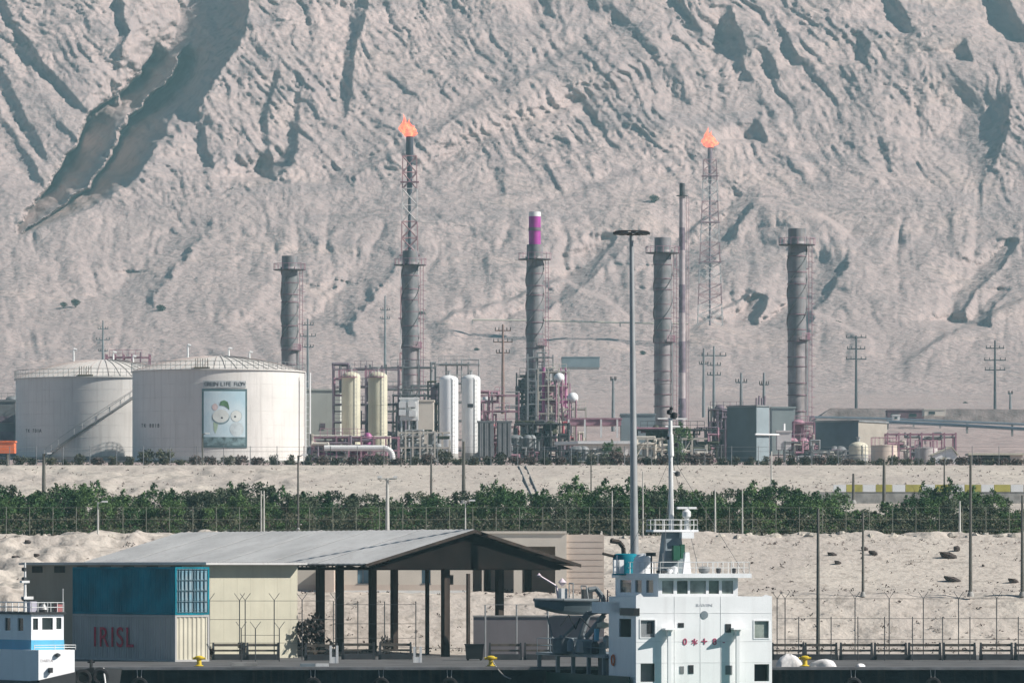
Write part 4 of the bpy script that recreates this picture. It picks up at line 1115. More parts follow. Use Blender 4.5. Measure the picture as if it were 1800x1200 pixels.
# ------------------------------------------------------------------ chimneys with helical strakes
def chimney(lab, cx, pyt, wpx, Y, pyb=None, seed=0, extra_top=None):
    z0 = gz(Y); s = Y / F; r = wpx * s / 2; h = ZC + (HY - pyt) * s - z0
    t = thing("plant_chimney", lab, "chimney", (X(cx, Y), Y, z0), "big plant chimneys with spiral strakes")
    f = [0, .12, .121, .30, .302, .52, .522, .66, .70, .71, .94, .945, 1]
    rad = [1.05, 1.02, .98, .98, 1.02, 1.02, .97, .97, 1.06, 1.0, 1.0, .96, .94]
    MB().lathe((0, 0, 0), [(r * b, h * a_) for a_, b in zip(f, rad)], 36).build("shell", mat("pale_stack_cladding", (0.32, 0.29, 0.29), .55, .2, .1, .6, streak=.5, col2=(.19, .175, .18)), t)
    MB().lathe((0, 0, 0), [(r * 1.03, h * .52), (r * 1.05, h * .56), (r * .99, h * .62), (r * 1.09, h * .70), (r * .99, h * .77), (r * 1.07, h * .84), (r * .99, h * .90), (r * .97, h * 1.0), (r * .8, h * 1.0)], 36, cap=False).build("upper_cladding", stack_steel, t)
    for i in range(14):
        z = h * (.06 + .062 * i) + random.Random(int(cx) + i).uniform(-.4, .4); MB().lathe((0, 0, z), [(r * .99, 0), (r * 1.09, .02), (r * 1.09, .16), (r * .99, .18)], 32, cap=False).build("stiffening_ring", mat("pinkish_ring_paint", (.25, .17, .19), .7, 0, .2, 1), t)
    for q_ in range(3):
        k = MB(); N = 150; vs = []; fs = []
        for i in range(N + 1):
            a_ = q_ * 2 * math.pi / 3 + i / N * 2 * math.pi * 1.15 + seed; z = h * (.50 + .44 * i / N)
            w0, w1 = r * .92, r * 1.15
            vs += [(w0 * math.cos(a_), w0 * math.sin(a_), z - .06), (w1 * math.cos(a_), w1 * math.sin(a_), z - .06), (w1 * math.cos(a_), w1 * math.sin(a_), z + .06), (w0 * math.cos(a_), w0 * math.sin(a_), z + .06)]
        for i in range(N):
            b = 4 * i; c_ = b + 4
            fs += [(b, b + 1, c_ + 1, c_), (b + 1, b + 2, c_ + 2, c_ + 1), (b + 2, b + 3, c_ + 3, c_ + 2)]
        k.add(vs, fs); k.build("strake", stack_steel, t)
    for zz, rr_ in ((.925, 2.0), (.50, 1.45)):
        pl = MB().lathe((0, 0, h * zz), [(r * .9, 0), (r * rr_, 0), (r * rr_, .14), (r * .9, .14)], 24, *((0, 2 * math.pi) if zz > .9 else (R(-70), R(60))), cap=False).build("platform", dark_steel, t)
        k = MB(); N = 16
        for i in range(N):
            a_ = (0 if zz > .9 else R(-70)) + (2 * math.pi if zz > .9 else R(130)) * i / (N if zz > .9 else N - 1)
            a2 = (0 if zz > .9 else R(-70)) + (2 * math.pi if zz > .9 else R(130)) * (i + 1) / (N if zz > .9 else N - 1)
            p = Vector((r * rr_ * math.cos(a_), r * rr_ * math.sin(a_), h * zz)); p2 = Vector((r * rr_ * math.cos(a2), r * rr_ * math.sin(a2), h * zz))
            k.cyl(p, p + Vector((0, 0, 1.1)), .035, n=4)
            if zz > .9 or i < N - 1: k.cyl(p + Vector((0, 0, 1.1)), p2 + Vector((0, 0, 1.1)), .035, n=4)
        k.build("handrail", pink, pl)
    k = MB(); x = r * 1.28; y = -r * .25
    for dx in (0, .5): k.cyl((x + dx, y, h * .04), (x + dx, y, h * .93), .05, n=5)
    for i in range(int(h * .89 / .8)): 
        z = h * .04 + i * .8; k.cyl((x, y, z), (x + .5, y, z), .03, n=4)
    for i in range(int(h * .85 / 1.6)):
        z = h * .06 + i * 1.6; k.cyl((x + .5, y, z), (x + .95, y - .3, z), .035, n=4).cyl((x + .95, y - .3, z), (x + .5, y - .6, z), .035, n=4)
    for i in range(5): k.cyl((r * .9, y, h * (.1 + .18 * i)), (x, y, h * (.1 + .18 * i)), .06, n=4)
    k.build("ladder", pink, t)
    MB().cyl((r * 1.12, -r * .5, h * .02), (r * 1.12, -r * .5, h * .5), .13, n=8).build("drain_pipe", steel, t)
    if extra_top: extra_top(t, r, h)
    return t
chimney("first big spiral-straked chimney from the left, behind the mural tank's right edge", 509, 450, 28, 960, seed=.3)
chimney("second big spiral-straked chimney from the left, under the left flare", 721, 441, 28, 950, seed=1.1)
def ctop(t, r, h):
    q = mat("magenta_band_paint", (.36, .035, .28), .5, 0, .08, 1)
    hh = 58 * .092
    MB().lathe((0, 0, h), [(r * .72, 0), (r * .72, hh * .86)], 28).build("magenta_flue", q, t)
    MB().lathe((0, 0, h + hh * .86), [(r * .73, 0), (r * .73, hh * .14)], 28).build("flue_cap", white, t)
    MB().lathe((0, 0, h + hh * .42), [(r * .76, 0), (r * .76, hh * .1)], 28).build("flue_ring", purple_grey, t)
chimney("middle big chimney, topped by a magenta flue pipe", 940, 430, 29, 930, seed=2.0, extra_top=ctop)
chimney("fourth big spiral-straked chimney, just right of the tall light mast", 1165, 418, 30, 940, seed=.8)
chimney("fifth and rightmost big spiral-straked chimney beside the white cabinet", 1401, 402, 32, 880, seed=1.7)
# thin banded stack
Y = 1080; z0 = gz(Y); s = Y / F; t = thing("thin_stack", "thin dark chimney with pale bands between the fourth chimney and the right flare", "chimney", (X(1199, Y), Y, z0))
zs = [ZC + (HY - p) * s - z0 for p in (790, 735, 700, 655, 600, 550, 500, 440, 400, 345, 322)]
zs[0] = 0
for i in range(10):
    r = (7.0 - i * .25) * s
    MB().lathe((0, 0, 0), [(r, zs[i]), (r * .98, zs[i + 1])], 18).build("stack_section", [mat("pale_mauve_paint", (.42, .36, .36), .6, 0, .08, 1), purple_grey][i % 2] if i < 9 else dark_steel, t)
k = MB(); k.lathe((0, 0, zs[9]), [(.3, 0), (1.1, 0), (1.1, .15), (.3, .15)], 14); k.build("platform", dark_steel, t)
k = MB()
for dx in (0, .4): k.cyl((.85 + dx, -.3, 1), (.85 + dx, -.3, zs[9]), .04, n=4)
k.build("ladder", pink, t)

# ------------------------------------------------------------------ flares
flame_m = bpy.data.materials.new("flame"); flame_m.use_nodes = True
n_ = flame_m.node_tree.nodes; b_ = n_["Principled BSDF"]; b_.inputs["Base Color"].default_value = (.9, .2, .1, 1)
tcn = n_.new("ShaderNodeTexCoord"); lz = n_.new("ShaderNodeTexNoise"); lz.inputs["Scale"].default_value = 1.1; cr = n_.new("ShaderNodeValToRGB")
cr.color_ramp.elements[0].position = .42; cr.color_ramp.elements[0].color = (1, .15, .13, 1); cr.color_ramp.elements[1].position = .62; cr.color_ramp.elements[1].color = (1, .42, .20, 1)
flame_m.node_tree.links.new(tcn.outputs["Object"], lz.inputs["Vector"]); flame_m.node_tree.links.new(lz.outputs[0], cr.inputs[0]); flame_m.node_tree.links.new(cr.outputs[0], b_.inputs["Emission Color"])
b_.inputs["Emission Strength"].default_value = .8
lw = n_.new("ShaderNodeLayerWeight"); lw.inputs[0].default_value = .35; ra = n_.new("ShaderNodeMapRange"); ra.inputs[1].default_value = .25; ra.inputs[2].default_value = .95; ra.inputs[3].default_value = .8; ra.inputs[4].default_value = 0
flame_m.node_tree.links.new(lw.outputs["Facing"], ra.inputs[0]); flame_m.node_tree.links.new(ra.outputs[0], b_.inputs["Alpha"]); b_.inputs["Specular IOR Level"].default_value = 0
def flare(lab, cx, py_flame, py_tip, Y, pyb, wt, wb, lean):
    s = Y / F; z0 = ZC + (HY - pyb) * s; h = ZC + (HY - py_tip) * s - z0
    t = thing("flare_stack", lab, "flare stack", (X(cx, Y), Y, z0), "lattice flare stacks")
    MB().lathe((0, 0, 0), [(.38, 0), (.36, h * .8), (.62, h * .8), (.62, h * .93), (.9, h * .94), (.8, h)], 16).build("riser_pipe", mat("dark_slate_steel", (.05, .06, .08), .6) if cx < 900 else mat("mauve_steel", (.22, .17, .19), .7), t)
    n = max(8, int(h / 4.2)); col = [mat("faded_red_lattice", (.40, .24, .25), .7), mat("white_lattice", (.60, .58, .56), .7)]
    sect = 8
    for q_ in range(sect):
        k = MB(); per = n // sect + 1
        for j in range(per):
            f0 = (q_ + j / per) / sect; f1 = (q_ + (j + 1) / per) / sect
            z0_, z1_ = h * .93 * f0, h * .93 * f1; w0 = (wb + (wt - wb) * f0) * s / 2; w1 = (wb + (wt - wb) * f1) * s / 2
            cs = [(-1, -1), (1, -1), (1, 1), (-1, 1)]
            for i in range(4):
                a_, b = cs[i], cs[(i + 1) % 4]
                k.cyl((a_[0] * w0, a_[1] * w0, z0_), (a_[0] * w1, a_[1] * w1, z1_), .13, n=4)
                k.cyl((a_[0] * w0, a_[1] * w0, z0_), (b[0] * w1, b[1] * w1, z1_), .09, n=4)
                k.cyl((b[0] * w0, b[1] * w0, z0_), (a_[0] * w1, a_[1] * w1, z1_), .09, n=4)
                k.cyl((a_[0] * w1, a_[1] * w1, z1_), (b[0] * w1, b[1] * w1, z1_), .09, n=4)
        k.build("lattice_section", col[q_ % 2 if sect % 2 else (q_ + 1) % 2], t)
    for f_ in (.9, .62, .38):
        w_ = (wb + (wt - wb) * f_) * s / 2 + .5; MB().box(-w_, w_, -w_, w_, h * .93 * f_, h * .93 * f_ + .15).build("platform", pink, t, smooth=False)
    fh = (py_tip - py_flame) * s; rr_ = random.Random(int(cx)); root = None
    for (fs_, wr, ox0, ln) in ((.72, .29, 0, lean), (1.0, .15, -.10, lean * .8), (.80, .16, .10, lean * .5), (.5, .22, .16, lean * .2), (.6, .20, -.18, lean * 1.3)):
        fl = MB(); N = 18; K = 14; vs = []; fs = []; ph = rr_.uniform(0, 6)
        for k_ in range(K + 1):
            f_ = k_ / K; rad = fh * wr * (math.sin(math.pi * min(1, f_ * .8 + .2)) ** .9) * (1 - f_ ** 2.2) + .01
            ox = fh * (ox0 * min(1, f_ * 3) + ln * f_ ** 1.3 * fs_ + .05 * math.sin(7 * f_ + ph)); oy = fh * .05 * math.sin(5 * f_ + ph)
            for i in range(N):
                a_ = 2 * math.pi * i / N; j = 1 + .35 * math.sin(3 * a_ + 6 * f_ + ph) * f_ + rr_.uniform(-.16, .16)
                vs.append((ox + rad * j * math.cos(a_), oy + rad * j * math.sin(a_), h + fh * fs_ * f_))
        for k_ in range(K):
            for i in range(N): fs.append((k_ * N + i, k_ * N + (i + 1) % N, (k_ + 1) * N + (i + 1) % N, (k_ + 1) * N + i))
        fl.add(vs, fs); o = fl.build("flame" if root is None else "flame_tongue", flame_m, root or t); root = root or o
    return t
flare("burning flare stack rising behind the second big chimney", 720, 200, 240, 1300, 735, 24, 36, -.28)
flare("burning flare stack standing on the slope right of the thin banded chimney", 1248, 222, 259, 2060, 572, 22, 44, -.05)

# ------------------------------------------------------------------ vertical vessels
def vessel(lab, cx, pyt, wpx, Y, m, platform=None, mark=None, grp="tall vertical vessels"):
    z0 = gz(Y); s = Y / F; r = wpx * s / 2; h = ZC + (HY - pyt) * s - z0
    t = thing("pressure_vessel", lab, "vessel", (X(cx, Y), Y, z0), grp)
    pr = [(r, 1.2), (r, h - r * .55)] + [(r * math.cos(a_), h - r * .55 + r * .55 * math.sin(a_)) for a_ in [i * math.pi / 16 for i in range(1, 9)]]
    pr[-1] = (0.0, pr[-1][1])
    MB().lathe((0, 0, 0), pr, 40).build("shell", m, t)
    MB().lathe((0, 0, 0), [(r * 1.04, 0), (r * 1.0, 1.2)], 32).build("skirt", concrete, t)
    MB().cyl((0, 0, h - .05), (0, 0, h + .5), .2, n=10).cyl((0, 0, h + .5), (0, 0, h + .6), .32, n=10).build("top_nozzle", steel, t)
    for zz in (.3, .62): MB().lathe((0, 0, h * zz), [(r + .015, 0), (r + .035, .05), (r + .015, .1)], 40, cap=False).build("weld_band", m, t)
    k = MB()
    for dx in (-.2, .2): k.cyl((r * .5 + dx, -r * .98, .5), (r * .5 + dx, -r * .98, h - .4), .03, n=4)
    for i in range(int(h / .6)): k.cyl((r * .5 - .2, -r * .98, .6 + i * .6), (r * .5 + .2, -r * .98, .6 + i * .6), .02, n=4)
    k.build("ladder", steel, t)
    if platform:
        p = MB().lathe((0, 0, h - .9), [(r * .95, 0), (r * 1.35, 0), (r * 1.35, .12), (r * .95, .12)], 24, R(110), R(300), cap=False).build("platform", pink, t)
        k = MB()
        for i in range(14):
            a_ = R(110) + R(190) * i / 13; a2 = R(110) + R(190) * (i + 1) / 13; rr_ = r * 1.33
            k.cyl((rr_ * math.cos(a_), rr_ * math.sin(a_), h - .9), (rr_ * math.cos(a_), rr_ * math.sin(a_), h + .2), .035, n=4)
            if i < 13: k.cyl((rr_ * math.cos(a_), rr_ * math.sin(a_), h + .2), (rr_ * math.cos(a2), rr_ * math.sin(a2), h + .2), .035, n=4)
        k.build("handrail", pink, p)
    if mark: MB().box(-.5, .3, -r - .05, -r + .35, h * .62, h * .66).build("marking_plate", letters_dark, t)
    return t
vessel("left yellowed tall vessel of the pair right of the mural tank", 617, 653, 33, 812, yellow_vessel, True)
vessel("right yellowed tall vessel of the pair, with a platform on its shaded side", 664, 653, 34, 822, yellow_vessel, True)
vessel("left white tall vessel with rounded top", 789, 659, 33, 800, white_clean)
vessel("right white tall vessel with rounded top, marked with a small dark plate", 828, 658, 33, 806, white, mark=True)
vessel("short pale round-topped tank left of the pair near the right chimney", 1509, 776, 34, 720, cream, grp="small pale tanks at the right")
def small_tank(lab, cx, pyt, wpx, Y, m, flat=True, name="small_tank"):
    z0 = gz(Y); s = Y / F; r = wpx * s / 2; h = ZC + (HY - pyt) * s - z0
    t = thing(name, lab, "tank", (X(cx, Y), Y, z0), "small pale tanks at the right")
    MB().lathe((0, 0, 0), [(r, 0), (r, h * .93), (r + .05, h * .94), (r + .05, h * .96), (r * .4, h), (0, h + .02)], 40).build("shell", m, t)
    k = MB()
    for i in range(16):
        a_ = 2 * math.pi * i / 16; a2 = 2 * math.pi * (i + 1) / 16
        k.cyl((r * math.cos(a_), r * math.sin(a_), h * .95), (r * math.cos(a_), r * math.sin(a_), h * .95 + 1), .03, n=4).cyl((r * math.cos(a_), r * math.sin(a_), h * .95 + 1), (r * math.cos(a2), r * math.sin(a2), h * .95 + 1), .03, n=4)
    k.build("handrail", pink, t)
    MB().cyl((r * .6, -r * .8, 0), (r * .6, -r * .8, h), .08, n=6).build("feed_pipe", pink, t)
    return t
small_tank("wide low pale pinkish tank right of the short round-topped one", 1554, 781, 46, 726, mat("pinkish_white_paint", (.60, .50, .42), .6, 0, .05, .5, streak=.2))
small_tank("wide greyish tank just left of the white gabled hut", 1628, 786, 40, 735, mat("greyish_white_paint", (.48, .44, .42), .6, 0, .05, .5, streak=.3))

# ------------------------------------------------------------------ process clutter: steel frame with pipes and small drums
def unit(lab, px0, px1, pyt, Y, dy, seed, frame_m, pipe_ms, levels=3, bays=4, npipe=12, ndrum=2, drum_m=None, name="process_unit", pyb=None, floors=True):
    rr_ = random.Random(seed); z0 = gz(Y) if pyb is None else ZC + (HY - pyb) * Y / F
    w_ = X(px1, Y) - X(px0, Y); h = ZC + (HY - pyt) * Y / F - z0
    t = thing(name, lab, "process unit" if name == "process_unit" else "pipe rack", (X(px0, Y), Y, z0))
    k = MB()
    for i in range(bays + 1):
        x = w_ * i / bays
        for y in (0, dy): k.box(x - .11, x + .11, y - .11, y + .11, 0, h * (1 if rr_.random() < .7 else .72))
    for l_ in range(1, levels + 1):
        z = h * l_ / levels * .97
        for y in (0, dy): k.box(0, w_, y - .09, y + .09, z - .14, z)
        for i in range(bays + 1):
            x = w_ * i / bays; k.box(x - .08, x + .08, 0, dy, z - .139, z - .02)
    for i in range(bays):
        if rr_.random() < .5: k.cyl((w_ * i / bays, 0, 0), (w_ * (i + 1) / bays, 0, h / levels * .97), .07, n=4)
    k.build("steel_frame", frame_m, t, smooth=False)
    if floors:
        for l_ in range(1, levels + 1):
            z = h * l_ / levels * .97; a_ = rr_.uniform(0, .4) * w_; b = rr_.uniform(.6, 1) * w_
            f = MB().box(a_, b, .1, dy - .1, z + .001, z + .06).build("platform", dull_steel, t, smooth=False)
            k = MB(); q_ = int((b - a_) / 1.1) + 1
            for i in range(q_ + 1):
                x = a_ + (b - a_) * i / q_; k.cyl((x, .1, z), (x, .1, z + 1.1), .035, n=4)
            k.cyl((a_, .1, z + 1.1), (b, .1, z + 1.1), .035, n=4).cyl((a_, .1, z + .55), (b, .1, z + .55), .03, n=4)
            k.build("handrail", frame_m, f)
    for i in range(npipe):
        m = pipe_ms[rr_.randrange(len(pipe_ms))]; r = rr_.uniform(.09, .26); y = rr_.uniform(-.6, dy * .8); k = MB()
        p = Vector((rr_.uniform(0, w_), y, rr_.uniform(.1, .5) * h)); pts = [p.copy()]
        for j in range(rr_.randrange(3, 6)):
            if j % 2 == 0: p = Vector((p.x, p.y, min(h * 1.02, max(.2, p.z + rr_.uniform(-.5, .6) * h))))
            else: p = Vector((min(w_, max(0, p.x + rr_.uniform(-.5, .5) * w_)), p.y, p.z))
            pts.append(p.copy())
        for a_, b in zip(pts[:-1], pts[1:]): k.cyl(a_, b, r, n=8)
        for a_ in pts[1:-1]: k.lathe((a_.x, a_.y, a_.z), [(0, -r * 1.1), (r * .9, -r * .7), (r * 1.15, 0), (r * .9, r * .7), (0, r * 1.1)], 8)
        k.build("pipe", m, t)
    for i in range(ndrum):
        r = rr_.uniform(.5, 1.0); x = rr_.uniform(.15, .85) * w_; l_ = rr_.randrange(levels); z = h * l_ / levels + .1
        k = MB(); hh_ = min(rr_.uniform(1.6, 3.2), h / levels)
        k.lathe((x, dy * .5, z), [(r * .4, 0), (r, .25), (r, hh_), (r * .6, hh_ + .35), (0, hh_ + .45)], 20)
        k.build("drum", drum_m or pipe_ms[0], t)
    return t
cr_pipe = mat("cream_pipe_paint", (.55, .51, .44), .5, 0, .06, 1, streak=.2)
olive_d = mat("dark_olive_pipe", (.07, .075, .05), .7, 0, .2, 1)
unit("low magenta pipework right of the mural tank, before the yellow vessels", 548, 700, 766, 770, 6, 11, pink, [magenta, pink, cr_pipe, purple_grey], 2, 7, 18, 3, magenta)
unit("dark pipework around the tops of the two yellow vessels", 585, 700, 642, 840, 6, 12, purple_grey, [purple_grey, dull_steel, pink], 5, 4, 12, 2, purple_grey)
unit("pipe rack running at height behind the second big chimney", 650, 765, 640, 862, 4, 13, dull_steel, [purple_grey, dull_steel, cr_pipe], 4, 4, 7, 1, dull_steel, name="pipe_rack")
unit("dark pipework between the white cabin and the left white vessel", 752, 790, 672, 830, 5, 14, dark_steel, [olive_d, dark_steel, purple_grey], 4, 2, 10, 2, purple_grey)
unit("thin steelwork and piping above the two white vessels", 764, 842, 634, 835, 5, 15, steel, [dull_steel, steel, cr_pipe], 5, 4, 10, 1, dull_steel)
unit("pale upright pipes and valves below the left white vessel", 700, 790, 757, 780, 5, 16, cr_pipe, [steel, cr_pipe, dull_steel, olive_d], 2, 7, 20, 3, dull_steel, floors=False)
unit("red and cream pipework right of the white vessels", 842, 912, 690, 835, 6, 17, pink, [red, pink, cr_pipe, steel], 4, 3, 12, 2, red)
unit("dark process tower wrapped round the foot of the middle chimney", 908, 975, 655, 905, 8, 18, dark_steel, [dark_steel, olive_d, purple_grey, dull_steel], 6, 4, 24, 5, olive_d)
unit("white-railed steel frame with magenta pipes right of the middle chimney", 946, 1000, 648, 860, 6, 19, cr_pipe, [pink, magenta, purple_grey, cr_pipe], 6, 3, 16, 4, pink)
unit("dark tangled pipework at ground level below the middle chimney", 905, 1000, 742, 800, 7, 20, dark_steel, [olive_d, dark_steel, purple_grey, dull_steel], 3, 6, 26, 5, olive_d)
unit("pinkish pipework under the right white sphere", 990, 1030, 715, 845, 5, 22, cr_pipe, [pink, red, cr_pipe], 3, 2, 10, 2, pink)
unit("cream portal pipe rack behind the ship's mast", 1112, 1243, 768, 770, 5, 24, cr_pipe, [cr_pipe, cr_pipe, dull_steel, cr_pipe], 1, 5, 12, 2, dull_steel, floors=False, name="pipe_rack")
unit("dark pipework behind the cream portal rack", 1120, 1262, 752, 800, 6, 25, dark_steel, [olive_d, dark_steel, purple_grey, pink], 2, 7, 22, 5, olive_d)
unit("purple-grey ducts and piping left of the dark green building", 1248, 1308, 716, 835, 6, 26, purple_grey, [purple_grey, pink, dull_steel, cr_pipe], 4, 3, 20, 5, purple_grey)
unit("pink pipe frame at the foot of the rightmost big chimney", 1396, 1432, 742, 850, 5, 27, pink, [magenta, pink, cr_pipe], 3, 2, 12, 2, pink)
unit("small pink and grey pipe frame between the pale tanks and the hut", 1560, 1680, 760, 800, 5, 28, pink, [pink, cr_pipe, dull_steel], 2, 6, 10, 2, cr_pipe, floors=False)
unit("low dark pipework at the foot of the pale round tanks", 1430, 1500, 790, 745, 5, 29, dull_steel, [dull_steel, cr_pipe, purple_grey], 1, 5, 9, 2, dull_steel, floors=False)
unit("railed pink walkway on pipe posts between the domes of the two tanks", 186, 262, 622, 905, 3, 31, pink, [pink, purple_grey], 5, 5, 5, 0, pink, name="pipe_rack")
unit("grey steel scaffold rising against the foot of the middle chimney", 928, 972, 622, 895, 3, 33, steel, [steel, dull_steel], 8, 3, 7, 0, steel)
unit("grey pipework at the far left behind the left storage tank", -30, 60, 700, 900, 8, 34, dull_steel, [dull_steel, cr_pipe, purple_grey], 4, 5, 16, 3, dull_steel)

unit("inner dark core of vessels and ducts behind the dark process tower", 912, 968, 668, 918, 6, 41, dark_steel, [dark_steel, dark_steel, olive_d], 5, 5, 30, 9, dark_steel, floors=False)
unit("dense grey-mauve piping at mid height right of the process tower", 960, 1004, 690, 880, 5, 42, purple_grey, [purple_grey, pink, dark_steel, cr_pipe], 4, 4, 26, 6, purple_grey)
unit("low tangle of grey valves between the finned coolers and the tower", 896, 950, 770, 790, 4, 43, dark_steel, [dull_steel, dark_steel, pink], 2, 5, 22, 5, dull_steel, floors=False)
unit("low dark piping in front of the white flat-roofed building", 990, 1090, 790, 745, 4, 44, dark_steel, [dull_steel, dark_steel, cr_pipe, olive_d], 1, 8, 18, 4, dull_steel, floors=False)
unit("purple and grey duct stack on the dark green building's left shoulder", 1262, 1302, 722, 812, 4, 45, purple_grey, [purple_grey, dark_steel, dull_steel], 3, 3, 20, 6, dark_steel, floors=False)
unit("grey cable racks behind the white instrument cabin", 690, 760, 690, 845, 5, 46, dull_steel, [dull_steel, purple_grey, steel, cr_pipe], 4, 5, 20, 4, dull_steel)
unit("low pipe stubs at the mural tank's right foot", 540, 600, 785, 775, 4, 47, cr_pipe, [cr_pipe, steel, dark_steel], 1, 4, 10, 2, steel, floors=False)
unit("railed steel walkway in front of the rightmost chimney's foot", 1380, 1440, 775, 800, 3, 48, dull_steel, [pink, dull_steel, cr_pipe], 2, 4, 12, 2, pink)

# spheres
def sphere(lab, cx, cy, rpx, Y):
    s = Y / F; z0 = gz(Y); zc = ZC + (HY - cy) * s - z0; r = rpx * s
    t = thing("sphere_tank", lab, "sphere tank", (X(cx, Y), Y, z0), "small white sphere tanks")
    MB().lathe((0, 0, zc), [(max(0.0, r * math.cos(a_)) if abs(a_) < 1.56 else 0, r * math.sin(a_)) for a_ in [-math.pi / 2 + i * math.pi / 20 for i in range(21)]], 36).build("sphere", white_clean, t)
    for i in range(4):
        a_ = R(45 + 90 * i); MB().cyl((r * .9 * math.cos(a_), r * .9 * math.sin(a_), 0), (r * .8 * math.cos(a_), r * .8 * math.sin(a_), zc), .12, n=8).build("leg", pink, t)
    return t
sphere("upper white sphere tank in the steel frame right of the middle chimney", 983, 664, 9, 852)
sphere("lower white sphere tank above the pinkish pipework", 1007, 699, 9.5, 842)
sphere("pale sphere tank just right of the white vessels", 855, 702, 7, 850)

# big white elbow pipe
Y = 745; z0 = gz(Y); s = Y / F
t = thing("elbow_pipe", "long white horizontal pipe bending down to the ground, before the magenta pipework", "pipe", (X(570, Y), Y, z0))
L_ = (690 - 570) * s; hz_ = ZC + (HY - 787) * s - z0; pts = [Vector((0, 0, hz_)), Vector((L_ - 1.2, 0, hz_))]
for i in range(1, 9): a_ = math.pi / 2 * i / 8; pts.append(Vector((L_ - 1.2 + 1.2 * math.sin(a_), 0, hz_ - 1.2 + 1.2 * math.cos(a_))))
pts.append(Vector((L_, 0, .3))); k = MB(); k.path(pts, .36, 16); k.build("pipe", white, t)
k = MB()
for x in (.3, 3, 6): k.box(x - .1, x + .1, -.1, .1, 0, hz_ - .3)
k.build("support", concrete, t, smooth=False)

# ------------------------------------------------------------------ buildings and boxes
box_thing("plain_building", "pale windowless building between the mural tank and the yellow vessels", "building", 538, 598, 686, 850, 12, mat("pale_grey_green_wall", (.50, .51, .46), .8, 0, .04, .4, streak=.1), windows([(.42, .56, .42, .5)], purple_grey))
def cabin(t, w_, h):
    for i, (a_, c_) in enumerate([(-.05, .55), (-.05, .2), (.45, .6), (.5, .15)]):
        MB().box(a_ * w_, a_ * w_ + w_ * .38, -.7, -.02, c_ * h + 0.05, (c_ + .3) * h).build("cabinet", white, t, smooth=False)
    MB().box(.6 * w_, .85 * w_, -.08, -.01, .55 * h, .82 * h).build("window", dull_steel, t, smooth=False)
t = box_thing("instrument_cabin", "white instrument cabin with boxes on its face, raised on legs", "cabin", 703, 735, 701, 790, 3, white, cabin, pyb=738)
for i, x in enumerate((.1, 1.2, 2.3)): MB().box(x, x + .22, .2, .42, -6.0 + .25, 0).build("leg", white, t, smooth=False)
box_thing("plain_building", "pale grey building with dark awning right of the white cabin", "building", 735, 762, 705, 812, 6, plaster, windows([(.1, .95, .15, .28)], black))
def panels(t, w_, h):
    for i in range(9):
        x = w_ * (i + .5) / 9; MB().box(x - .07, x + .07, -.12, -.01, .1, h - .1).build("fin", steel if i % 3 else dark_steel, t, smooth=False)
box_thing("cooler_box", "left upright grey finned cooler right of the white vessels", "cooler", 840, 868, 742, 785, 3, dull_steel, panels, pyb=803)
box_thing("cooler_box", "right upright grey finned cooler beside the dark pipework", "cooler", 873, 899, 742, 785, 3, dull_steel, panels, pyb=803)
MBx = None
t = box_thing("flat_roofed_building", "white building with a long overhanging flat roof below the lower sphere", "building", 1018, 1112, 784, 770, 9, white, windows([(.02, .2, .15, .6), (.3, .5, .15, .6), (.58, .7, .0, .7)], olive_d), pyb=810)
Yc = 768; k = MB(); k.vprism([(X(975, Yc), Yc + 6), (X(1016, Yc), Yc - 1.2), (X(1114, Yc), Yc - 1.2), (X(1114, Yc), Yc + 9), (X(985, Yc), Yc + 9)], ZC + (HY - 780) * Yc / F, ZC + (HY - 775) * Yc / F)
o = k.build("canopy", white, smooth=False); o["label"] = "thin white canopy roof tapering left from the flat-roofed white building"; o["category"] = "canopy"
def pk(t, w_, h):
    for i in range(4): MB().box(w_ * i / 3.3, w_ * i / 3.3 + .25, -.3, -.05, -1.8, h).build("column", white, t, smooth=False)
box_thing("pink_roof_shelter", "open shelter with faded pink roof edge and white columns below the right sphere", "shelter", 998, 1092, 737, 820, 6, pink, pk, pyb=747)
box_thing("grey_block", "plain blue-grey block just left of and behind the tall light mast", "building", 1092, 1152, 729, 830, 8, blue_grey)
# dark green building turned so that one side is in shade
Y = 790; z0 = gz(Y)
t = thing("green_building", "tall dark green building with a lit grey end and a side pipe", "building", (X(1330, Y), Y, z0), rz=R(38))
hB_ = ZC + (HY - 714) * Y / F - z0
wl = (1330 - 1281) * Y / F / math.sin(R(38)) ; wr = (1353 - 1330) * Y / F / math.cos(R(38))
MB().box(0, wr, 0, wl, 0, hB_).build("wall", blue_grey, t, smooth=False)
MB().box(-.06, -.005, .02, wl, 0, hB_ * .99).build("dark_side_sheet", dark_green_clad, t, smooth=False)
MB().box(-.15, wr + .15, -.15, wl + .15, hB_, hB_ + .2).build("roof", dull_steel, t, smooth=False)
MB().cyl((-.5, -.3, hB_ * .5), (wr + 1.5, -.3, hB_ * .5), .13, n=10).build("side_pipe", white, t)
for i in range(4): MB().box(.3 + i * .5, .5 + i * .5, .4, .6, hB_ + .2, hB_ + 1.2 + .3 * (i % 2)).build("roof_post", purple_grey, t, smooth=False)
box_thing("blue_grey_building", "pale blue-grey building half hidden behind the rightmost big chimney", "building", 1357, 1398, 717, 860, 8, mat("pale_blue_grey_wall", (.36, .41, .40), .7, 0, .05, .4))
def wc(t, w_, h):
    for x in (.15, w_ - .3): MB().box(x, x + .15, .3, .45, -3.5, 0).build("leg", purple_grey, t, smooth=False)
    MB().cyl((w_ * .5, 1, h), (w_ * .5, 1, h + 1.2), .2, n=8).build("vent", white, t)
box_thing("white_cabinet", "big white cabinet raised on legs left of the rightmost big chimney", "cabinet", 1366, 1391, 759, 800, 3, mat("pale_cabinet_paint", (.62, .58, .57), .5, 0, .03, .5), wc, pyb=790)
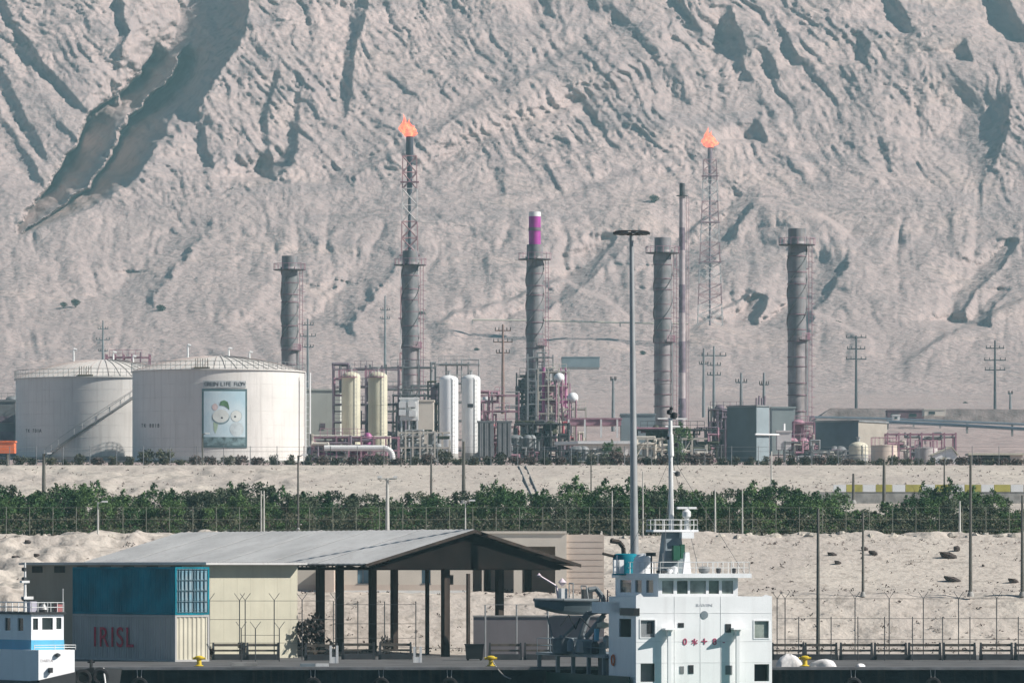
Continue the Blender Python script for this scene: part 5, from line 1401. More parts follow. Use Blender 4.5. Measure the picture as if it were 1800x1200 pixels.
# shaded-side building
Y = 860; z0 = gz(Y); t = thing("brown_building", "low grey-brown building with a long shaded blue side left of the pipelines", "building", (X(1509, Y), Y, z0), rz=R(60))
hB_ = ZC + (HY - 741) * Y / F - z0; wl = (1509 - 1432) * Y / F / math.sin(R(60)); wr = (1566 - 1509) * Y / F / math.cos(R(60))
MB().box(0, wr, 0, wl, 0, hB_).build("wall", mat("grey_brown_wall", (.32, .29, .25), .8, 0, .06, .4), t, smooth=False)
MB().box(-.06, -.005, .02, wl, 0, hB_).build("dark_side_sheet", mat("shaded_wall_slate", (.09, .12, .15), .6, 0, .1, .5), t, smooth=False)  # shade of the long wall painted as a dark blue sheet
MB().box(-.2, wr + .2, -.2, wl + .2, hB_, hB_ + .25).build("roof", dull_steel, t, smooth=False)
# gabled hut
Y = 725; s = Y / F; z0 = gz(Y); t = thing("gabled_hut", "white gabled hut by the plant fence near the right edge", "hut", (X(1640, Y), Y, z0))
w_ = 42 * s; h1 = ZC + (HY - 800) * s - z0; h2 = ZC + (HY - 786) * s - z0
MB().prism([(0, 0), (w_, 0), (w_, h1), (w_ * .78, h2), (0, h1)], 0, 5).build("wall", white_clean, t, smooth=False)
MB().prism([(-.2, h1 - .05), (w_ * .78, h2 + .02), (w_ + .2, h1 - .05), (w_ + .2, h1 + .1), (w_ * .78, h2 + .2), (-.2, h1 + .1)], -.3, 5.3).build("roof", cream, t, smooth=False)
MB().box(w_ * .3, w_ * .6, -.05, -.005, 0, h1 * .8).build("door", cream, t, smooth=False)
# low shelter
Y = 715; s = Y / F; z0 = gz(Y); t = thing("low_shelter", "long low open shelter with a pale beam roof and dark inside near the right edge", "shelter", (X(1706, Y), Y, z0))
w_ = 92 * s; h = ZC + (HY - 796) * s - z0
MB().box(-.3, w_ + .3, -.5, 5, h - .25, h).build("roof", cream, t, smooth=False)
MB().box(0, w_, 4.5, 4.8, 0, h - .26).box(0, .2, 0, 4.49, 0, h - .26).box(w_ - 1.6, w_, -.1, 4.49, 0, h - .26).build("wall", plaster_pink, t, smooth=False)
MB().box(.2, w_ - 1.6, .2, .35, 0, h * .32).build("parapet", plaster_pink, t, smooth=False)
for i in range(4): MB().box(w_ * (.2 + .2 * i), w_ * (.2 + .2 * i) + .18, 0, .18, 0, h - .26).build("column", dark_brown, t, smooth=False)
# far structures
box_thing("shadow_block", "long low teal-grey block standing for a shadow far behind, right of the middle chimney", "shed", 988, 1054, 628, 1640, 20, blue_grey, pyb=645)  # made-up box, its tone stands for a patch of shade
box_thing("orange_container", "orange container at the far left beside the left tank", "container", -20, 25, 777, 760, 3, orange, windows([(.1, .4, .1, .9)], orange, "door"), pyb=796)
box_thing("grey_workshop", "grey workshop with dark window strips at the far left edge", "building", -30, 27, 706, 840, 9, dull_steel, windows([(.05, .95, .62, .74), (.05, .95, .28, .46)], purple_grey))
box_thing("small_store", "small maroon store by the pipelines at the right", "building", 1560, 1624, 722, 1240, 6, mat("maroon_wall", (.20, .12, .14), .8), windows([(.1, .3, .3, .7), (.6, .8, .3, .7)], glass), pyb=737)
box_thing("small_store", "small pale store just right of the maroon one", "building", 1625, 1662, 720, 1230, 6, plaster, windows([(.2, .5, .3, .7)], glass), pyb=731)
box_thing("small_store", "small low bluish-white store on the pipelines", "building", 1570, 1582, 730, 1200, 4, white, windows([(.2, .6, .3, .7)], glass), pyb=738)
# pipelines on the gravel ground
def pipeline(lab, pts, r, m, every=10):
    P = [Vector((X(px, Y), Y, ZC + (HY - py) * Y / F)) for px, py, Y in pts]
    t = thing("pipeline", lab, "pipeline", P[0]); k = MB()
    for a_, b in zip(P[:-1], P[1:]): k.cyl(a_ - P[0], b - P[0], r, n=10)
    k.build("pipe", m, t)
    k = MB()
    for a_, b in zip(P[:-1], P[1:]):
        n = max(1, int((b - a_).length / every))
        for i in range(n):
            p = a_.lerp(b, i / n) - P[0]; k.box(p.x - .2, p.x + .2, p.y - .3, p.y + .3, p.z - r - 1.2, p.z - r * .9)
    k.build("support", concrete, t, smooth=False)
lp = mat("blue_white_pipe", (.45, .50, .52), .45, 0, .06, .3, streak=.2)
pipeline("upper long pale pipeline crossing the gravel ground at the right", [(1424, 733, 1250), (1560, 736, 1230), (1700, 742, 1200), (1860, 748, 1180)], .30, lp)
pipeline("lower bluish pipeline nearest the pale tanks at the right", [(1560, 741, 1130), (1700, 748, 1120), (1860, 757, 1100)], .34, mat("slate_pipe", (.22, .27, .32), .5, 0, .1, .3))
pipeline("thin white pipeline high on the slope behind the middle chimneys", [(830, 562, 2070), (930, 563, 2070), (1090, 567, 2070), (1210, 569, 2070)], .3, cream, 25)
# dark berm carrying the road at the right
Yr = 1330; k = MB(); zr0 = gz(Yr)
k.add([(X(1405, Yr), Yr - 6, zr0 - 2), (X(2300, Yr), Yr - 6, zr0 - 2), (X(2300, Yr), Yr, ZC + (HY - 722) * Yr / F), (X(1460, Yr), Yr, ZC + (HY - 717) * Yr / F), (X(1405, Yr), Yr + 12, zr0 - 1), (X(2300, Yr), Yr + 12, zr0 - 1)],
      [(0, 1, 2, 3), (3, 2, 5, 4), (0, 3, 4)])
k.build("road_embankment", mat("dark_gravel", (.20, .165, .155), .95, 0, .2, .3, .2, 1.5), kind="structure", smooth=False)
# white stair pole beside tank B
Y = 796; s = Y / F; z0 = gz(Y)
t = thing("white_gantry", "thin white gantry post standing at the mural tank's right edge", "gantry", (X(541, Y), Y, z0))
h = ZC + (HY - 655) * s - z0
for dx in (-.32, .32): MB().cyl((dx, 0, 0), (dx, 0, h), .12, n=8).build("post", white, t)
k = MB()
for i in range(int(h / .9)): k.cyl((-.32, 0, .5 + i * .9), (.32, 0, .5 + i * .9), .05, n=5)
k.build("rung", white, t)

# ------------------------------------------------------------------ plant fence, poles and pylons
fx_ = list(range(-30, 1850, 47))
def long_fence(lab, pxs, Y, z, rails, h, m, r, wire, name="perimeter_fence"):
    return fence(name, lab, pxs, Y, z, rails, h, m, arms=False, r=r, wire=wire)
for a_, b_, nm in ((-30, 560, "below the two storage tanks"), (560, 1180, "below the vessels and middle chimney"), (1180, 1850, "below the dark green building and hut")):
    long_fence("thin plant fence on the embankment " + nm, [p for p in fx_ if a_ <= p <= b_ + 40], 644, gz(644), [.9, 1.6, 2.1], 2.2, dull_steel, .04, .014)
fx2 = list(range(-30, 1850, 41))
for a_, b_, nm in ((-30, 500, "left of the middle lamp posts"), (500, 1075, "behind the shed ridge"), (1075, 1850, "right of the tall light mast")):
    long_fence("wire fence in front of the green belt, stretch " + nm, [p for p in fx2 if a_ <= p <= b_ + 38], 436, gz(436), [.5, 1.3, 2.2], 2.25, mat("dull_post_paint", (.22, .22, .18), .7, 0, .1, 2), .025, .012)

def pylon(lab, cx, pyt, pyb, Y, arms, m=dull_steel):
    s = Y / F; z0 = ZC + (HY - pyb) * s - 1.5; h = ZC + (HY - pyt) * s - z0
    t = thing("power_pole", lab, "power pole", (X(cx, Y), Y, z0), "cross-armed power poles")
    MB().cyl((0, 0, 0), (0, 0, h), .42, .22, 8).build("pole", m, t)
    for py, l_ in arms:
        z = ZC + (HY - py) * s - z0; w_ = l_ * s
        a_ = MB().box(-w_, w_, -.1, .1, z - .14, z + .14).build("cross_arm", m, t, smooth=False)
        for q_ in (-.95, -.5, .5, .95): MB().cyl((q_ * w_, 0, z + .1), (q_ * w_, 0, z + .75), .12, .08, 6).build("insulator", dark_brown, a_)
    return t
pylon("power pole on the pale sand rise above the left storage tank", 181, 563, 632, 1900, [(578, 9), (597, 12), (617, 8)])
pylon("power pole right of the first big chimney", 541, 560, 690, 1500, [(571, 10), (591, 14), (610, 10)])
pylon("power pole between the white vessels and the middle chimney", 884, 570, 715, 1250, [(581, 14), (601, 17), (620, 12)], mat("rusty_steel", (.26, .17, .14), .8))
pylon("tall power pole on the foot of the right slope above the pale tanks", 1505, 590, 716, 1560, [(593, 18), (613, 16), (631, 18)], dark_steel)
pylon("tall power pole nearest the right edge", 1749, 598, 728, 1500, [(612, 16), (633, 19), (650, 18)], dark_steel)
pylon("left thin pole of the double frame right of the thin banded chimney", 1237, 612, 722, 1350, [(640, 8)])
pylon("middle thick pole of the double frame right of the thin banded chimney", 1255, 608, 722, 1350, [(625, 22), (642, 12), (659, 12)])
pylon("faint far pole left of the second chimney", 677, 520, 640, 1800, [(545, 8), (560, 8)])
pylon("thin pole behind the white flat-roofed building", 1078, 665, 745, 1150, [(668, 5)])
pylon("thin pole left of the dark green building", 1303, 655, 730, 1150, [(672, 10)])
pylon("thin pole behind the dark green building's roof", 1343, 655, 730, 1150, [(676, 8)])
pylon("short faint pole on the slope at the right edge", 1776, 690, 730, 1400, [(692, 4)])

def lamp(lab, cx, pyt, pyb, Y, m, r=.09, head=None, name="lamp_post", cat="lamp post"):
    s = Y / F; z0 = gz(Y) - .1 if pyb is None else ZC + (HY - pyb) * s; h = ZC + (HY - pyt) * s - z0
    t = thing(name, lab, cat, (X(cx, Y), Y, z0))
    MB().cyl((0, 0, 0), (0, 0, h), r * 1.3, r * .8, 8).build("pole", m, t)
    MB().lathe((0, 0, 0), [(r * 2.4, 0), (r * 2.4, .12), (r * 1.4, .35)], 10).build("base", concrete, t)
    if head == 'T':
        a_ = MB().box(-.75, .75, -.06, .06, h - .12, h).build("cross_arm", m, t, smooth=False)
        for dx in (-.6, .6): MB().box(dx - .16, dx + .16, -.22, .05, h, h + .16).build("floodlight", white, t, smooth=False)
    elif head == 'F':
        MB().cyl((0, 0, h - .1), (.45, -.1, h + .05), .04, n=6).build("bracket", m, t)
        MB().box(.3, .75, -.2, .02, h - .02, h + .1).build("lamp_head", white, t, smooth=False)
    elif head == 'Y':
        for dx in (-.4, .4): MB().cyl((0, 0, h - .5), (dx, 0, h), .04, n=6).build("bracket", m, t)
        MB().box(-.5, -.2, -.1, .1, h, h + .12).build("lamp_head", white, t, smooth=False); MB().box(.2, .5, -.1, .1, h, h + .12).build("lamp_head", white, t, smooth=False)
    return t
pp = mat("pale_pole_paint", (.50, .49, .45), .6, 0, .08, 1, streak=.2); dkp = mat("dark_pole_paint", (.12, .115, .10), .7, 0, .1, 1)
lamp("dark pole at the left edge under the orange container", 13, 798, 868, 600, dkp, .16)
lamp("dark pole before the left tank with a stub on top", 77, 797, 884, 560, dkp, .17, 'F')
lamp("thin pole with a dark lamp against the mural's left edge", 356, 762, 870, 610, dkp, .09, 'F')
lamp("dark pole before the bright side of the mural tank", 524, 800, 935, 440, dkp, .075, 'F')
lamp("pale concrete T-topped lamp post in front of the belt", 681, 840, None, 434, pp, .13, 'T')
lamp("pale lamp post above the left slope of the shed roof", 172, 882, None, 433, pp, .055, 'F')
lamp("left leg of the pale twin post in the belt left of the dark pole", 459, 862, None, 437, pp, .055)
lamp("right leg of the pale twin post in the belt left of the dark pole", 464, 862, None, 437, pp, .055)
lamp("thin dark pole in the embankment below the white cabin", 705, 800, 870, 600, dkp, .07)
lamp("dark pole in front of the embankment left of the white vessels", 758, 800, 880, 560, dkp, .10)
lamp("tallest dark pole of the embankment, below the right white vessel", 815, 775, 885, 540, dkp, .15)
lamp("pale short lamp in the belt right of the tallest dark pole", 818, 880, None, 434, pp, .05, 'F')
lamp("thin dark pole before the white flat-roofed building", 1039, 790, 890, 540, dkp, .06, 'Y')
lamp("white lamp post right below the dark green building", 1356, 793, 905, 470, pp, .07)
lamp("tall brown pole right of the ship reaching up into the belt", 1438, 893, None, 358, dkp, .10)
lamp("second tall brown pole right of the ship, slender", 1517, 900, 1048, 395.6, dkp, .08)
lamp("dark pole in front of the painted kerb, left of the pair", 1500, 832, 885, 520, dkp, .12)
lamp("dark pole in front of the painted kerb, right of the pair", 1554, 808, 888, 510, dkp, .14)
lamp("thin grey forked lamp post before the white gabled hut", 1660, 806, 900, 480, dkp, .07, 'Y')
lamp("brown pole on the bank near the right edge", 1706, 800, 1048, 395.6, dkp, .10)
lamp("pale short pole in the belt left of the right bank pole", 1687, 880, None, 436, pp, .08)
lamp("brown pole at the very right edge of the bank", 1797, 870, 1048, 395.6, dkp, .10)
lamp("thin pale pole between the tall light mast and the ship's mast", 1130, 828, None, 438, pp, .05)
lamp("thin pale pole in the belt below the dark green building's left", 1257, 860, None, 437, pp, .07)
lamp("thin pale pole in the belt right of the ship's radar", 1305, 862, None, 436, pp, .05)
lamp("short pole in the belt left of the tall light mast", 1076, 862, None, 437, pp, .045)

# painted kerb blocks and grey wall at the right
Y = 552; s = Y / F; z1 = ZC + (HY - 851) * s; z0 = ZC + (HY - 864) * s
g0 = gz(546)
t = thing("roadside_wall", "low grey wall topped by white and olive painted blocks at the right", "wall", (X(1440, Y), Y, g0))
MB().box(0, (1860 - 1440) * s, 0, .4, -1.5, z0 - g0).build("wall_panel", concrete, t, smooth=False)
x = 1465; i = 0
while x < 1850:
    wpx = 22 if i % 2 == 0 else 28
    MB().box((x - 1440) * s, (x + wpx - 1440) * s, -.05, .45, z0 - g0, z1 - g0 - .02).build("painted_block", white_clean if i % 2 == 0 else olive, t, smooth=False)
    x += wpx + 1; i += 1
# drainage chute
Y = 598; k = MB(); t = thing("drain_chute", "narrow concrete drain chute running down the embankment below the middle chimney", "chute", (X(915, 600), 601, gz(600)))
def rel(px, Y_, dz): return Vector((X(px, Y_), Y_, gz(Y_) + dz)) - t.location
for p0, p1 in (((912, 600), (938, 560)), ((924, 600), (950, 560))):
    a_ = rel(*p0, .1); b = rel(*p1, .1); k.cyl(a_, b, .08, n=6)
k.build("kerb", concrete, t)
# ================================================================== high light mast on the quay
Y = 363.0; s = Y / F; t = thing("light_mast", "very tall grey light mast with a ring of floodlights, rising behind the ship", "light mast", (X(1117, Y), Y, 2.0))
h = ZC + (HY - 414) * s - 2.0; dx = (1110 - 1117) * s
MB().cyl((0, 0, 0), (dx, 0, h), .31, .13, 16).build("pole", mat("mast_galvanised", (.36, .37, .37), .5, .3, .08, .6, streak=.2), t)
k = MB(); N = 20
for rr_, zz in ((1.05, .25), (.75, .1)):
    for i in range(N):
        a_ = 2 * math.pi * i / N; b_ = 2 * math.pi * (i + 1) / N
        k.cyl((dx + rr_ * math.cos(a_), rr_ * math.sin(a_), h + zz), (dx + rr_ * math.cos(b_), rr_ * math.sin(b_), h + zz), .035, n=5)
for i in range(8):
    a_ = 2 * math.pi * i / 8; k.cyl((dx, 0, h), (dx + 1.05 * math.cos(a_), 1.05 * math.sin(a_), h + .25), .03, n=5)
k.build("head_ring", dark_brown, t)
for i in range(12):
    a_ = 2 * math.pi * i / 12 + .1; x = dx + 1.02 * math.cos(a_); y = 1.02 * math.sin(a_)
    MB().box(x - .17, x + .17, y - .12, y + .12, h + .06, h + .22).build("floodlight", dark_steel, t, smooth=False)
MB().lathe((0, 0, 0), [(.6, 0), (.6, .1), (.35, .5)], 16).build("base", concrete, t)

# ================================================================== the white ship
PH = R(16.3); Ys = 310.0; ss = Ys / F
ox = X(1118, Ys); ship = thing("work_ship", "white work ship with boxy deckhouse, bridge windows and red marks on its front", "ship", (ox, Ys, 0), rz=PH)
def sx(px, d=0.0):
    """local x on a plane set d metres behind the front for a column of the photograph"""
    # solve (ox + cx*cos - d*sin)/(Ys + cx*sin + d*cos) = (px-900)/F
    u = (px - 900) / F; c_, s_ = math.cos(PH), math.sin(PH)
    return (u * (Ys + d * c_) - ox + d * s_) / (c_ - u * s_)
def sz(py, Y_=Ys + 1): return ZC + (HY - py) * Y_ / F
W = sx(1357); zT = sz(1048); DB = 4.9
wp = mat("ship_white_paint", (.87, .875, .87), .4, 0, .02, .7, streak=.10)
holes = [(sx(1126), sx(1151), sz(1119), sz(1089)), (sx(1326), sx(1351), sz(1121), sz(1091)), (sx(1126), sx(1151), sz(1197), sz(1165)), (sx(1326), sx(1352), sz(1197), sz(1167))]
k = MB()
def holed(x0, x1, z0, z1, holes, y0, th, m, nm, par):
    return wall_with_holes(x0, x1, z0, z1, holes, y0, th, m, nm, par)
holed(0, W, 1.2, zT, holes, 0, .08, wp, "front_plating", ship)
# side, roof and inner walls of the deckhouse
Dm = 5.0
hs = [(.9, 3.1, sz(1119), sz(1087))]
k = MB()
for (a_, b_, c_, d_) in ((.08, .9, 1.2, zT), (3.1, Dm, 1.2, zT), (.9, 3.1, 1.2, hs[0][2]), (.9, 3.1, hs[0][3], zT)): k.box(0, .08, a_, b_, c_, d_)
k.build("side_plating", wp, ship, smooth=False)
MB().box(W - .08, W, .08, Dm, 1.2, zT).box(.08, W - .08, Dm - .08, Dm, 1.2, zT).build("back_plating", wp, ship, smooth=False)
MB().box(.08, W - .08, .08, Dm - .08, zT - .4, zT - .34).build("upper_deck", boat_grey, ship, smooth=False)
MB().box(.9, W - .9, .9, 1.0, 1.2, zT - .41).build("inner_wall", boat_grey, ship, smooth=False)
for i, (a_, b_) in enumerate([(holes[0][0], holes[0][1]), (holes[1][0], holes[1][1])]):
    MB().box(a_ - .04, b_ + .04, .1, .13, holes[i][2] - .04, holes[i][3] + .04).build("window", dull_steel if i == 0 else pale_glass, ship, smooth=False)
MB().box((holes[0][0] + holes[0][1]) / 2, holes[0][1] - .1, .08, .1, holes[0][2] + .2, holes[0][3] - .1).build("window_blind", black, ship, smooth=False)
for i in (2, 3): MB().box(holes[i][0] - .02, holes[i][1] + .02, .5, .55, 1.3, holes[i][3]).build("doorway", dull_steel if i == 2 else black, ship, smooth=False)
for h_ in holes[:2]:
    MB().box(h_[0] - .06, h_[1] + .06, -.03, -.002, h_[3], h_[3] + .06).box(h_[0] - .06, h_[1] + .06, -.03, -.002, h_[2] - .06, h_[2]).box(h_[0] - .06, h_[0], -.03, -.002, h_[2], h_[3]).box(h_[1], h_[1] + .06, -.03, -.002, h_[2], h_[3]).build("window_rim", wp, ship, smooth=False)
k = MB()
for zz in (2.5, 3.65, 5.2): k.box(.02, W - .02, -.012, -.001, zz, zz + .02)
for xx in (.28, .47, .62): k.box(W * xx, W * xx + .02, -.012, -.001, 1.3, zT)
k.build("plate_seam", mat("seam_grey_white", (.74, .74, .73), .6), ship, smooth=False)
# knuckles at the upper corners
MB().prism([(0, zT), (sx(1131), zT), (sx(1126), zT + .18), (0, zT + .05)], 0, .1).prism([(sx(1340), zT), (W, zT), (W, zT + .02), (sx(1346), zT + .1)], 0, .1).build("bulwark_corner", wp, ship, smooth=False)
for a_, b_, c_, d_, m_, nm in [(1192, 1202, 1102, 1094, black, "porthole"), (1275, 1285, 1111, 1096, black, "porthole"), (1195, 1202, 1183, 1170, dull_steel, "vent"), (1210, 1219, 1183, 1168, black, "porthole"), (1275, 1287, 1185, 1169, dull_steel, "vent")]:
    MB().box(sx(a_), sx(b_), -.03, -.002, sz(c_), sz(d_)).build(nm, m_, ship, smooth=False)
MB().cyl((sx(1238), -.03, sz(1080)), (sx(1238), -.002, sz(1080)), 7.0 * ss, n=20).build("emblem", boat_grey, ship)
letters("SAVIN", .22, mat("faded_lettering", (.5, .5, .52), .7), "lettering", ship, (sx(1238), -.012, sz(1063)), FRONT, .006, xs=1.6)
rm = mat("ship_red_lettering", (.42, .05, .12), .6, 0, .1, 2)
for ch, px, sz_ in (("0", 1204, .50), ("*", 1221, .8), ("+", 1238, .66), ("8", 1256, .50), ("-", 1272, .45)):
    letters(ch, sz_, rm, "lettering", ship, (sx(px), -.02, sz(1127.5 + (5 if ch == "*" else 0))), FRONT, .014, bold=.004)
MB().box(-.12, sx(1124), -.04, -.001, sz(1081), sz(1068)).box(-.12, -.001, -.001, 2.6, sz(1081), sz(1068)).build("name_board", black, ship, smooth=False)
# posts with lamp shelf standing off the front: cast the two big shadows
for px in (1170, 1290):
    x = sx(px) + .1
    p = MB().box(x - .09, x + .09, -.42, -.24, 1.3, sz(1108)).box(x - .09, x + .09, -.239, -.001, sz(1118), sz(1112)).build("post", wp, ship, smooth=False)
    MB().vprism([(x - .35, -.75), (x + .75, -.60), (x + .35, -.02), (x - .3, -.02)], sz(1106), sz(1103)).build("shelf", wp, p, smooth=False)
# bridge
bd = .35; bx0 = sx(1157, bd); bx1 = sx(1297, bd); bh0 = zT - .34; bh1 = sz(1015)
slant = .18
k = MB(); BD = 8.2
wins = [(1164, 1184), (1190, 1209), (1213, 1241), (1246, 1264), (1269, 1289)]
hw = [(sx(a_, bd), sx(b_, bd), sz(1043), sz(1020)) for a_, b_ in wins]
wall_with_holes(bx0, bx1, bh0, bh1, hw, bd, .07, wp, "bridge_front", ship)
for i, h_ in enumerate(hw):
    MB().box(h_[0] - .02, h_[1] + .02, bd + .08, bd + .1, h_[2] - .02, h_[3] + .02).build("bridge_window", pale_glass if i % 2 == 0 else mat("greenish_glass", (.12, .16, .13), .2, 0, .3, 1.5), ship, smooth=False)
bxl = bx0 - .25
sw = [(.9, 2.2), (3.0, 4.2), (4.9, 7.0)]
k = MB(); ysd = [bd + .07] + [v + bd for a_ in sw for v in a_] + [BD]
for i in range(0, len(ysd) - 1):
    if i % 2 == 0: k.box(bx0, bx0 + .07, ysd[i], ysd[i + 1], bh0, bh1)
    else: k.box(bx0, bx0 + .07, ysd[i], ysd[i + 1], bh0, sz(1041)).box(bx0, bx0 + .07, ysd[i], ysd[i + 1], sz(1019), bh1)
k.build("bridge_side", wp, ship, smooth=False)
for a_, b_ in sw: MB().box(bx0 + .08, bx0 + .1, a_ + bd, b_ + bd, sz(1043), sz(1018)).build("bridge_side_window", glass, ship, smooth=False)
MB().box(bx1 - .07, bx1, bd + .07, BD, bh0, bh1).box(bx0 + .07, bx1 - .07, BD - .07, BD, bh0, bh1).build("bridge_back", wp, ship, smooth=False)
MB().box(bx0 + .6, bx1 - .6, bd + 1.5, bd + 1.8, bh0, bh0 + 1.0).build("console", dull_steel, ship, smooth=False)
MB().box(0, bx0 - .01, 3.0, 8.2, bh0 - .6, bh0 + .02).build("side_deck", wp, ship, smooth=False)
rf = MB().box(bx0 - .12, sx(1320, 0), -.12, BD + .3, bh1 + .001, bh1 + .24).build("bridge_roof", wp, ship, smooth=False)
zr_ = bh1 + .24
# railings on the roof
def railing(nm, pts, z, h, par, m=white, n_r=2, gap=.9):
    k = MB()
    for a_, b_ in zip(pts[:-1], pts[1:]):
        a_ = Vector((*a_, z)); b_ = Vector((*b_, z)); n = max(1, int((b_ - a_).length / gap))
        for i in range(n + 1): p = a_.lerp(b_, i / n); k.cyl(p, p + Vector((0, 0, h)), .022, n=5)
        for q_ in range(n_r): k.cyl(a_ + Vector((0, 0, h * (q_ + 1) / n_r)), b_ + Vector((0, 0, h * (q_ + 1) / n_r)), .02, n=5)
    return k.build(nm, m, par)
railing("roof_railing", [(bx0, .0), (sx(1317), 0), (sx(1317), BD), (bx0, BD), (bx0, 0)], zr_, .62, rf, n_r=2)
# mast tower on the roof
mtx = sx(1180, 2.5); mty = 2.5
tw = MB(); a_ = .62; b_ = .42; z1_ = sz(934)
tw.add([(mtx - a_, mty - a_, zr_), (mtx + a_, mty - a_, zr_), (mtx + a_, mty + a_, zr_), (mtx - a_, mty + a_, zr_), (mtx - b_, mty - b_, z1_), (mtx + b_, mty - b_, z1_), (mtx + b_, mty + b_, z1_), (mtx - b_, mty + b_, z1_)],
       [(0, 3, 2, 1), (4, 5, 6, 7), (0, 1, 5, 4), (1, 2, 6, 5), (2, 3, 7, 6), (3, 0, 4, 7)])
tower = tw.build("mast_tower", boat_grey, ship, smooth=False)
MB().box(mtx - 1.25, mtx + 1.35, mty - .7, mty + .7, z1_, z1_ + .12).build("platform", wp, tower, smooth=False)
railing("platform_railing", [(mtx - 1.2, mty - .65), (mtx + 1.3, mty - .65), (mtx + 1.3, mty + .65), (mtx - 1.2, mty + .65), (mtx - 1.2, mty - .65)], z1_ + .12, .55, tower, gap=.45)
mh = sz(737, 313); mst = MB()
mst.cyl((mtx, mty, z1_), (mtx - .05, mty, mh), .15, .10, 10).cyl((mtx - .02, mty, sz(800)), (mtx - .05, mty, mh - .8), .17, .15, 10)
mst.build("signal_mast", white, ship)
k = MB(); k.cyl((mtx - .8, mty, sz(734)), (mtx + .9, mty, sz(734)), .04, n=6).cyl((mtx - .35, mty, sz(748)), (mtx + .5, mty, sz(748)), .05, n=6).cyl((mtx, mty, sz(827)), (mtx + .45, mty, sz(829)), .05, n=6); k.build("yardarm", white, ship)
for dx_, py, r_ in ((-.1, 722, .16), (.15, 728, .2), (.0, 716, .1), (.3, 780, .14), (.35, 831, .16), (-.15, 768, .12)):
    MB().lathe((mtx + dx_, mty, sz(py)), [(0, -r_), (r_, -r_ * .6), (r_, r_ * .6), (0, r_)], 12).build("signal_lamp", black if py < 800 else dark_steel, ship)
k = MB()
for (x_, y_) in ((bx0 + .2, .2), (sx(1310), .2), (bx0 + .2, BD - .2), (sx(1310), BD - .2)): k.cyl((mtx, mty, sz(800)), (x_, y_, zr_), .012, n=4, cap=False)
k.build("mast_stay", dark_steel, ship)
ring_ = MB()
for i in range(14):
    a_ = 2 * math.pi * i / 14; b2 = 2 * math.pi * (i + 1) / 14
    ring_.cyl((-.07, 1.4 + .0 + .28 * math.cos(a_) + 2.6, 2.6 + .28 * math.sin(a_)), (-.07, 4.0 + .28 * math.cos(b2), 2.6 + .28 * math.sin(b2)), .05, n=6)
ring_.build("lifebuoy", orange, ship)
# radar
rx = sx(1207, 2); k = MB(); k.cyl((rx, 2, z1_ + .1), (rx, 2, z1_ + .75), .16, .12, 10).lathe((rx, 2, z1_ + .75), [(.14, 0), (.24, .1), (.24, .35), (.1, .5)], 12); k.build("radar_pedestal", white, ship)
MB().box(rx - .55, rx + .55, 1.92, 2.08, z1_ + 1.26, z1_ + 1.38).build("radar_scanner", white_clean, ship, smooth=False)
MB().box(rx - .4, rx + .3, 1.6, 2.3, z1_ - .35, z1_ - .02).build("radar_box", wp, ship, smooth=False)
MB().box(sx(1183, 1.6), sx(1195, 1.6), 1.5, 1.8, sz(984), sz(958)).box(sx(1196, 1.6), sx(1203, 1.6), 1.5, 1.8, sz(981), sz(956)).build("green_locker", green, ship, smooth=False)
MB().prism([(sx(1200, 1), zr_), (sx(1214, 1), zr_), (sx(1211, 1), sz(970)), (sx(1204, 1), sz(970))], .9, 1.2).build("white_fin", wp, ship, smooth=False)
for px, w__, h__, m_ in ((1177, .18, .25, wp), (1186, .2, .4, wp), (1238, .3, .4, dull_steel), (1263, .14, .35, dark_steel), (1290, .12, .3, dark_steel), (1163, .3, .18, black)):
    MB().lathe((sx(px, 1.2), 1.2, zr_), [(w__ * .6, 0), (w__, h__ * .3), (w__, h__ * .9), (0, h__)], 12).build("roof_fitting", m_, ship)
for px, t_ in ((1224, .9), (1165, 1.1), (1285, .7), (1296, .5)):
    MB().cyl((sx(px, 1), 1, zr_), (sx(px, 1), 1, zr_ + t_), .02, n=5).build("aerial", dull_steel, ship)
# funnel (teal) and domed locker at the rear left of the roof
fxx = sx(1100, 6.5)
MB().lathe((fxx, 6.5, zr_ - .1), [(.72, 0), (.72, .95), (.66, 1.15), (.5, 1.2)], 24).build("funnel", teal, ship)
k = MB(); k.path([(fxx - .1, 6.5, zr_ + .8), (fxx - .15, 6.5, zr_ + 1.45), (fxx - .4, 6.5, zr_ + 1.75), (fxx - .9, 6.4, zr_ + 1.8)], .13, 8); k.build("exhaust_pipe", dark_brown, ship)
k = MB(); k.path([(fxx - .5, 6.5, zr_ + .9), (fxx - 1.4, 6.3, zr_ + 1.1)], .08, 8); k.build("exhaust_pipe", dark_brown, ship)
dxx = sx(1130, 4.5); k = MB(); k.lathe((dxx, 4.5, zr_), [(.55, 0), (.55, .55), (.48, .85), (.3, 1.05), (0, 1.12)], 20); k.build("dome_locker", wp, ship)
for i, px in enumerate((1082, 1092)): MB().box(sx(px, 5) - .12, sx(px, 5) + .12, 4.9, 5.1, zr_, zr_ + .75).build("vent_post", wp, ship, smooth=False)
k = MB(); k.box(sx(1083, 4), sx(1084, 4) + .05, 3.95, 4.0, zr_, zr_ + 1.0); k.build("ensign_staff", white, ship)
k = MB(); k.cyl((sx(1145, 3.5), 3.5, zr_), (sx(1145, 3.5), 3.5, zr_ + 1.0), .05, n=6).box(sx(1136, 3.5), sx(1152, 3.5), 3.4, 3.6, zr_ + .95, zr_ + 1.15); k.build("search_light", dark_steel, ship)
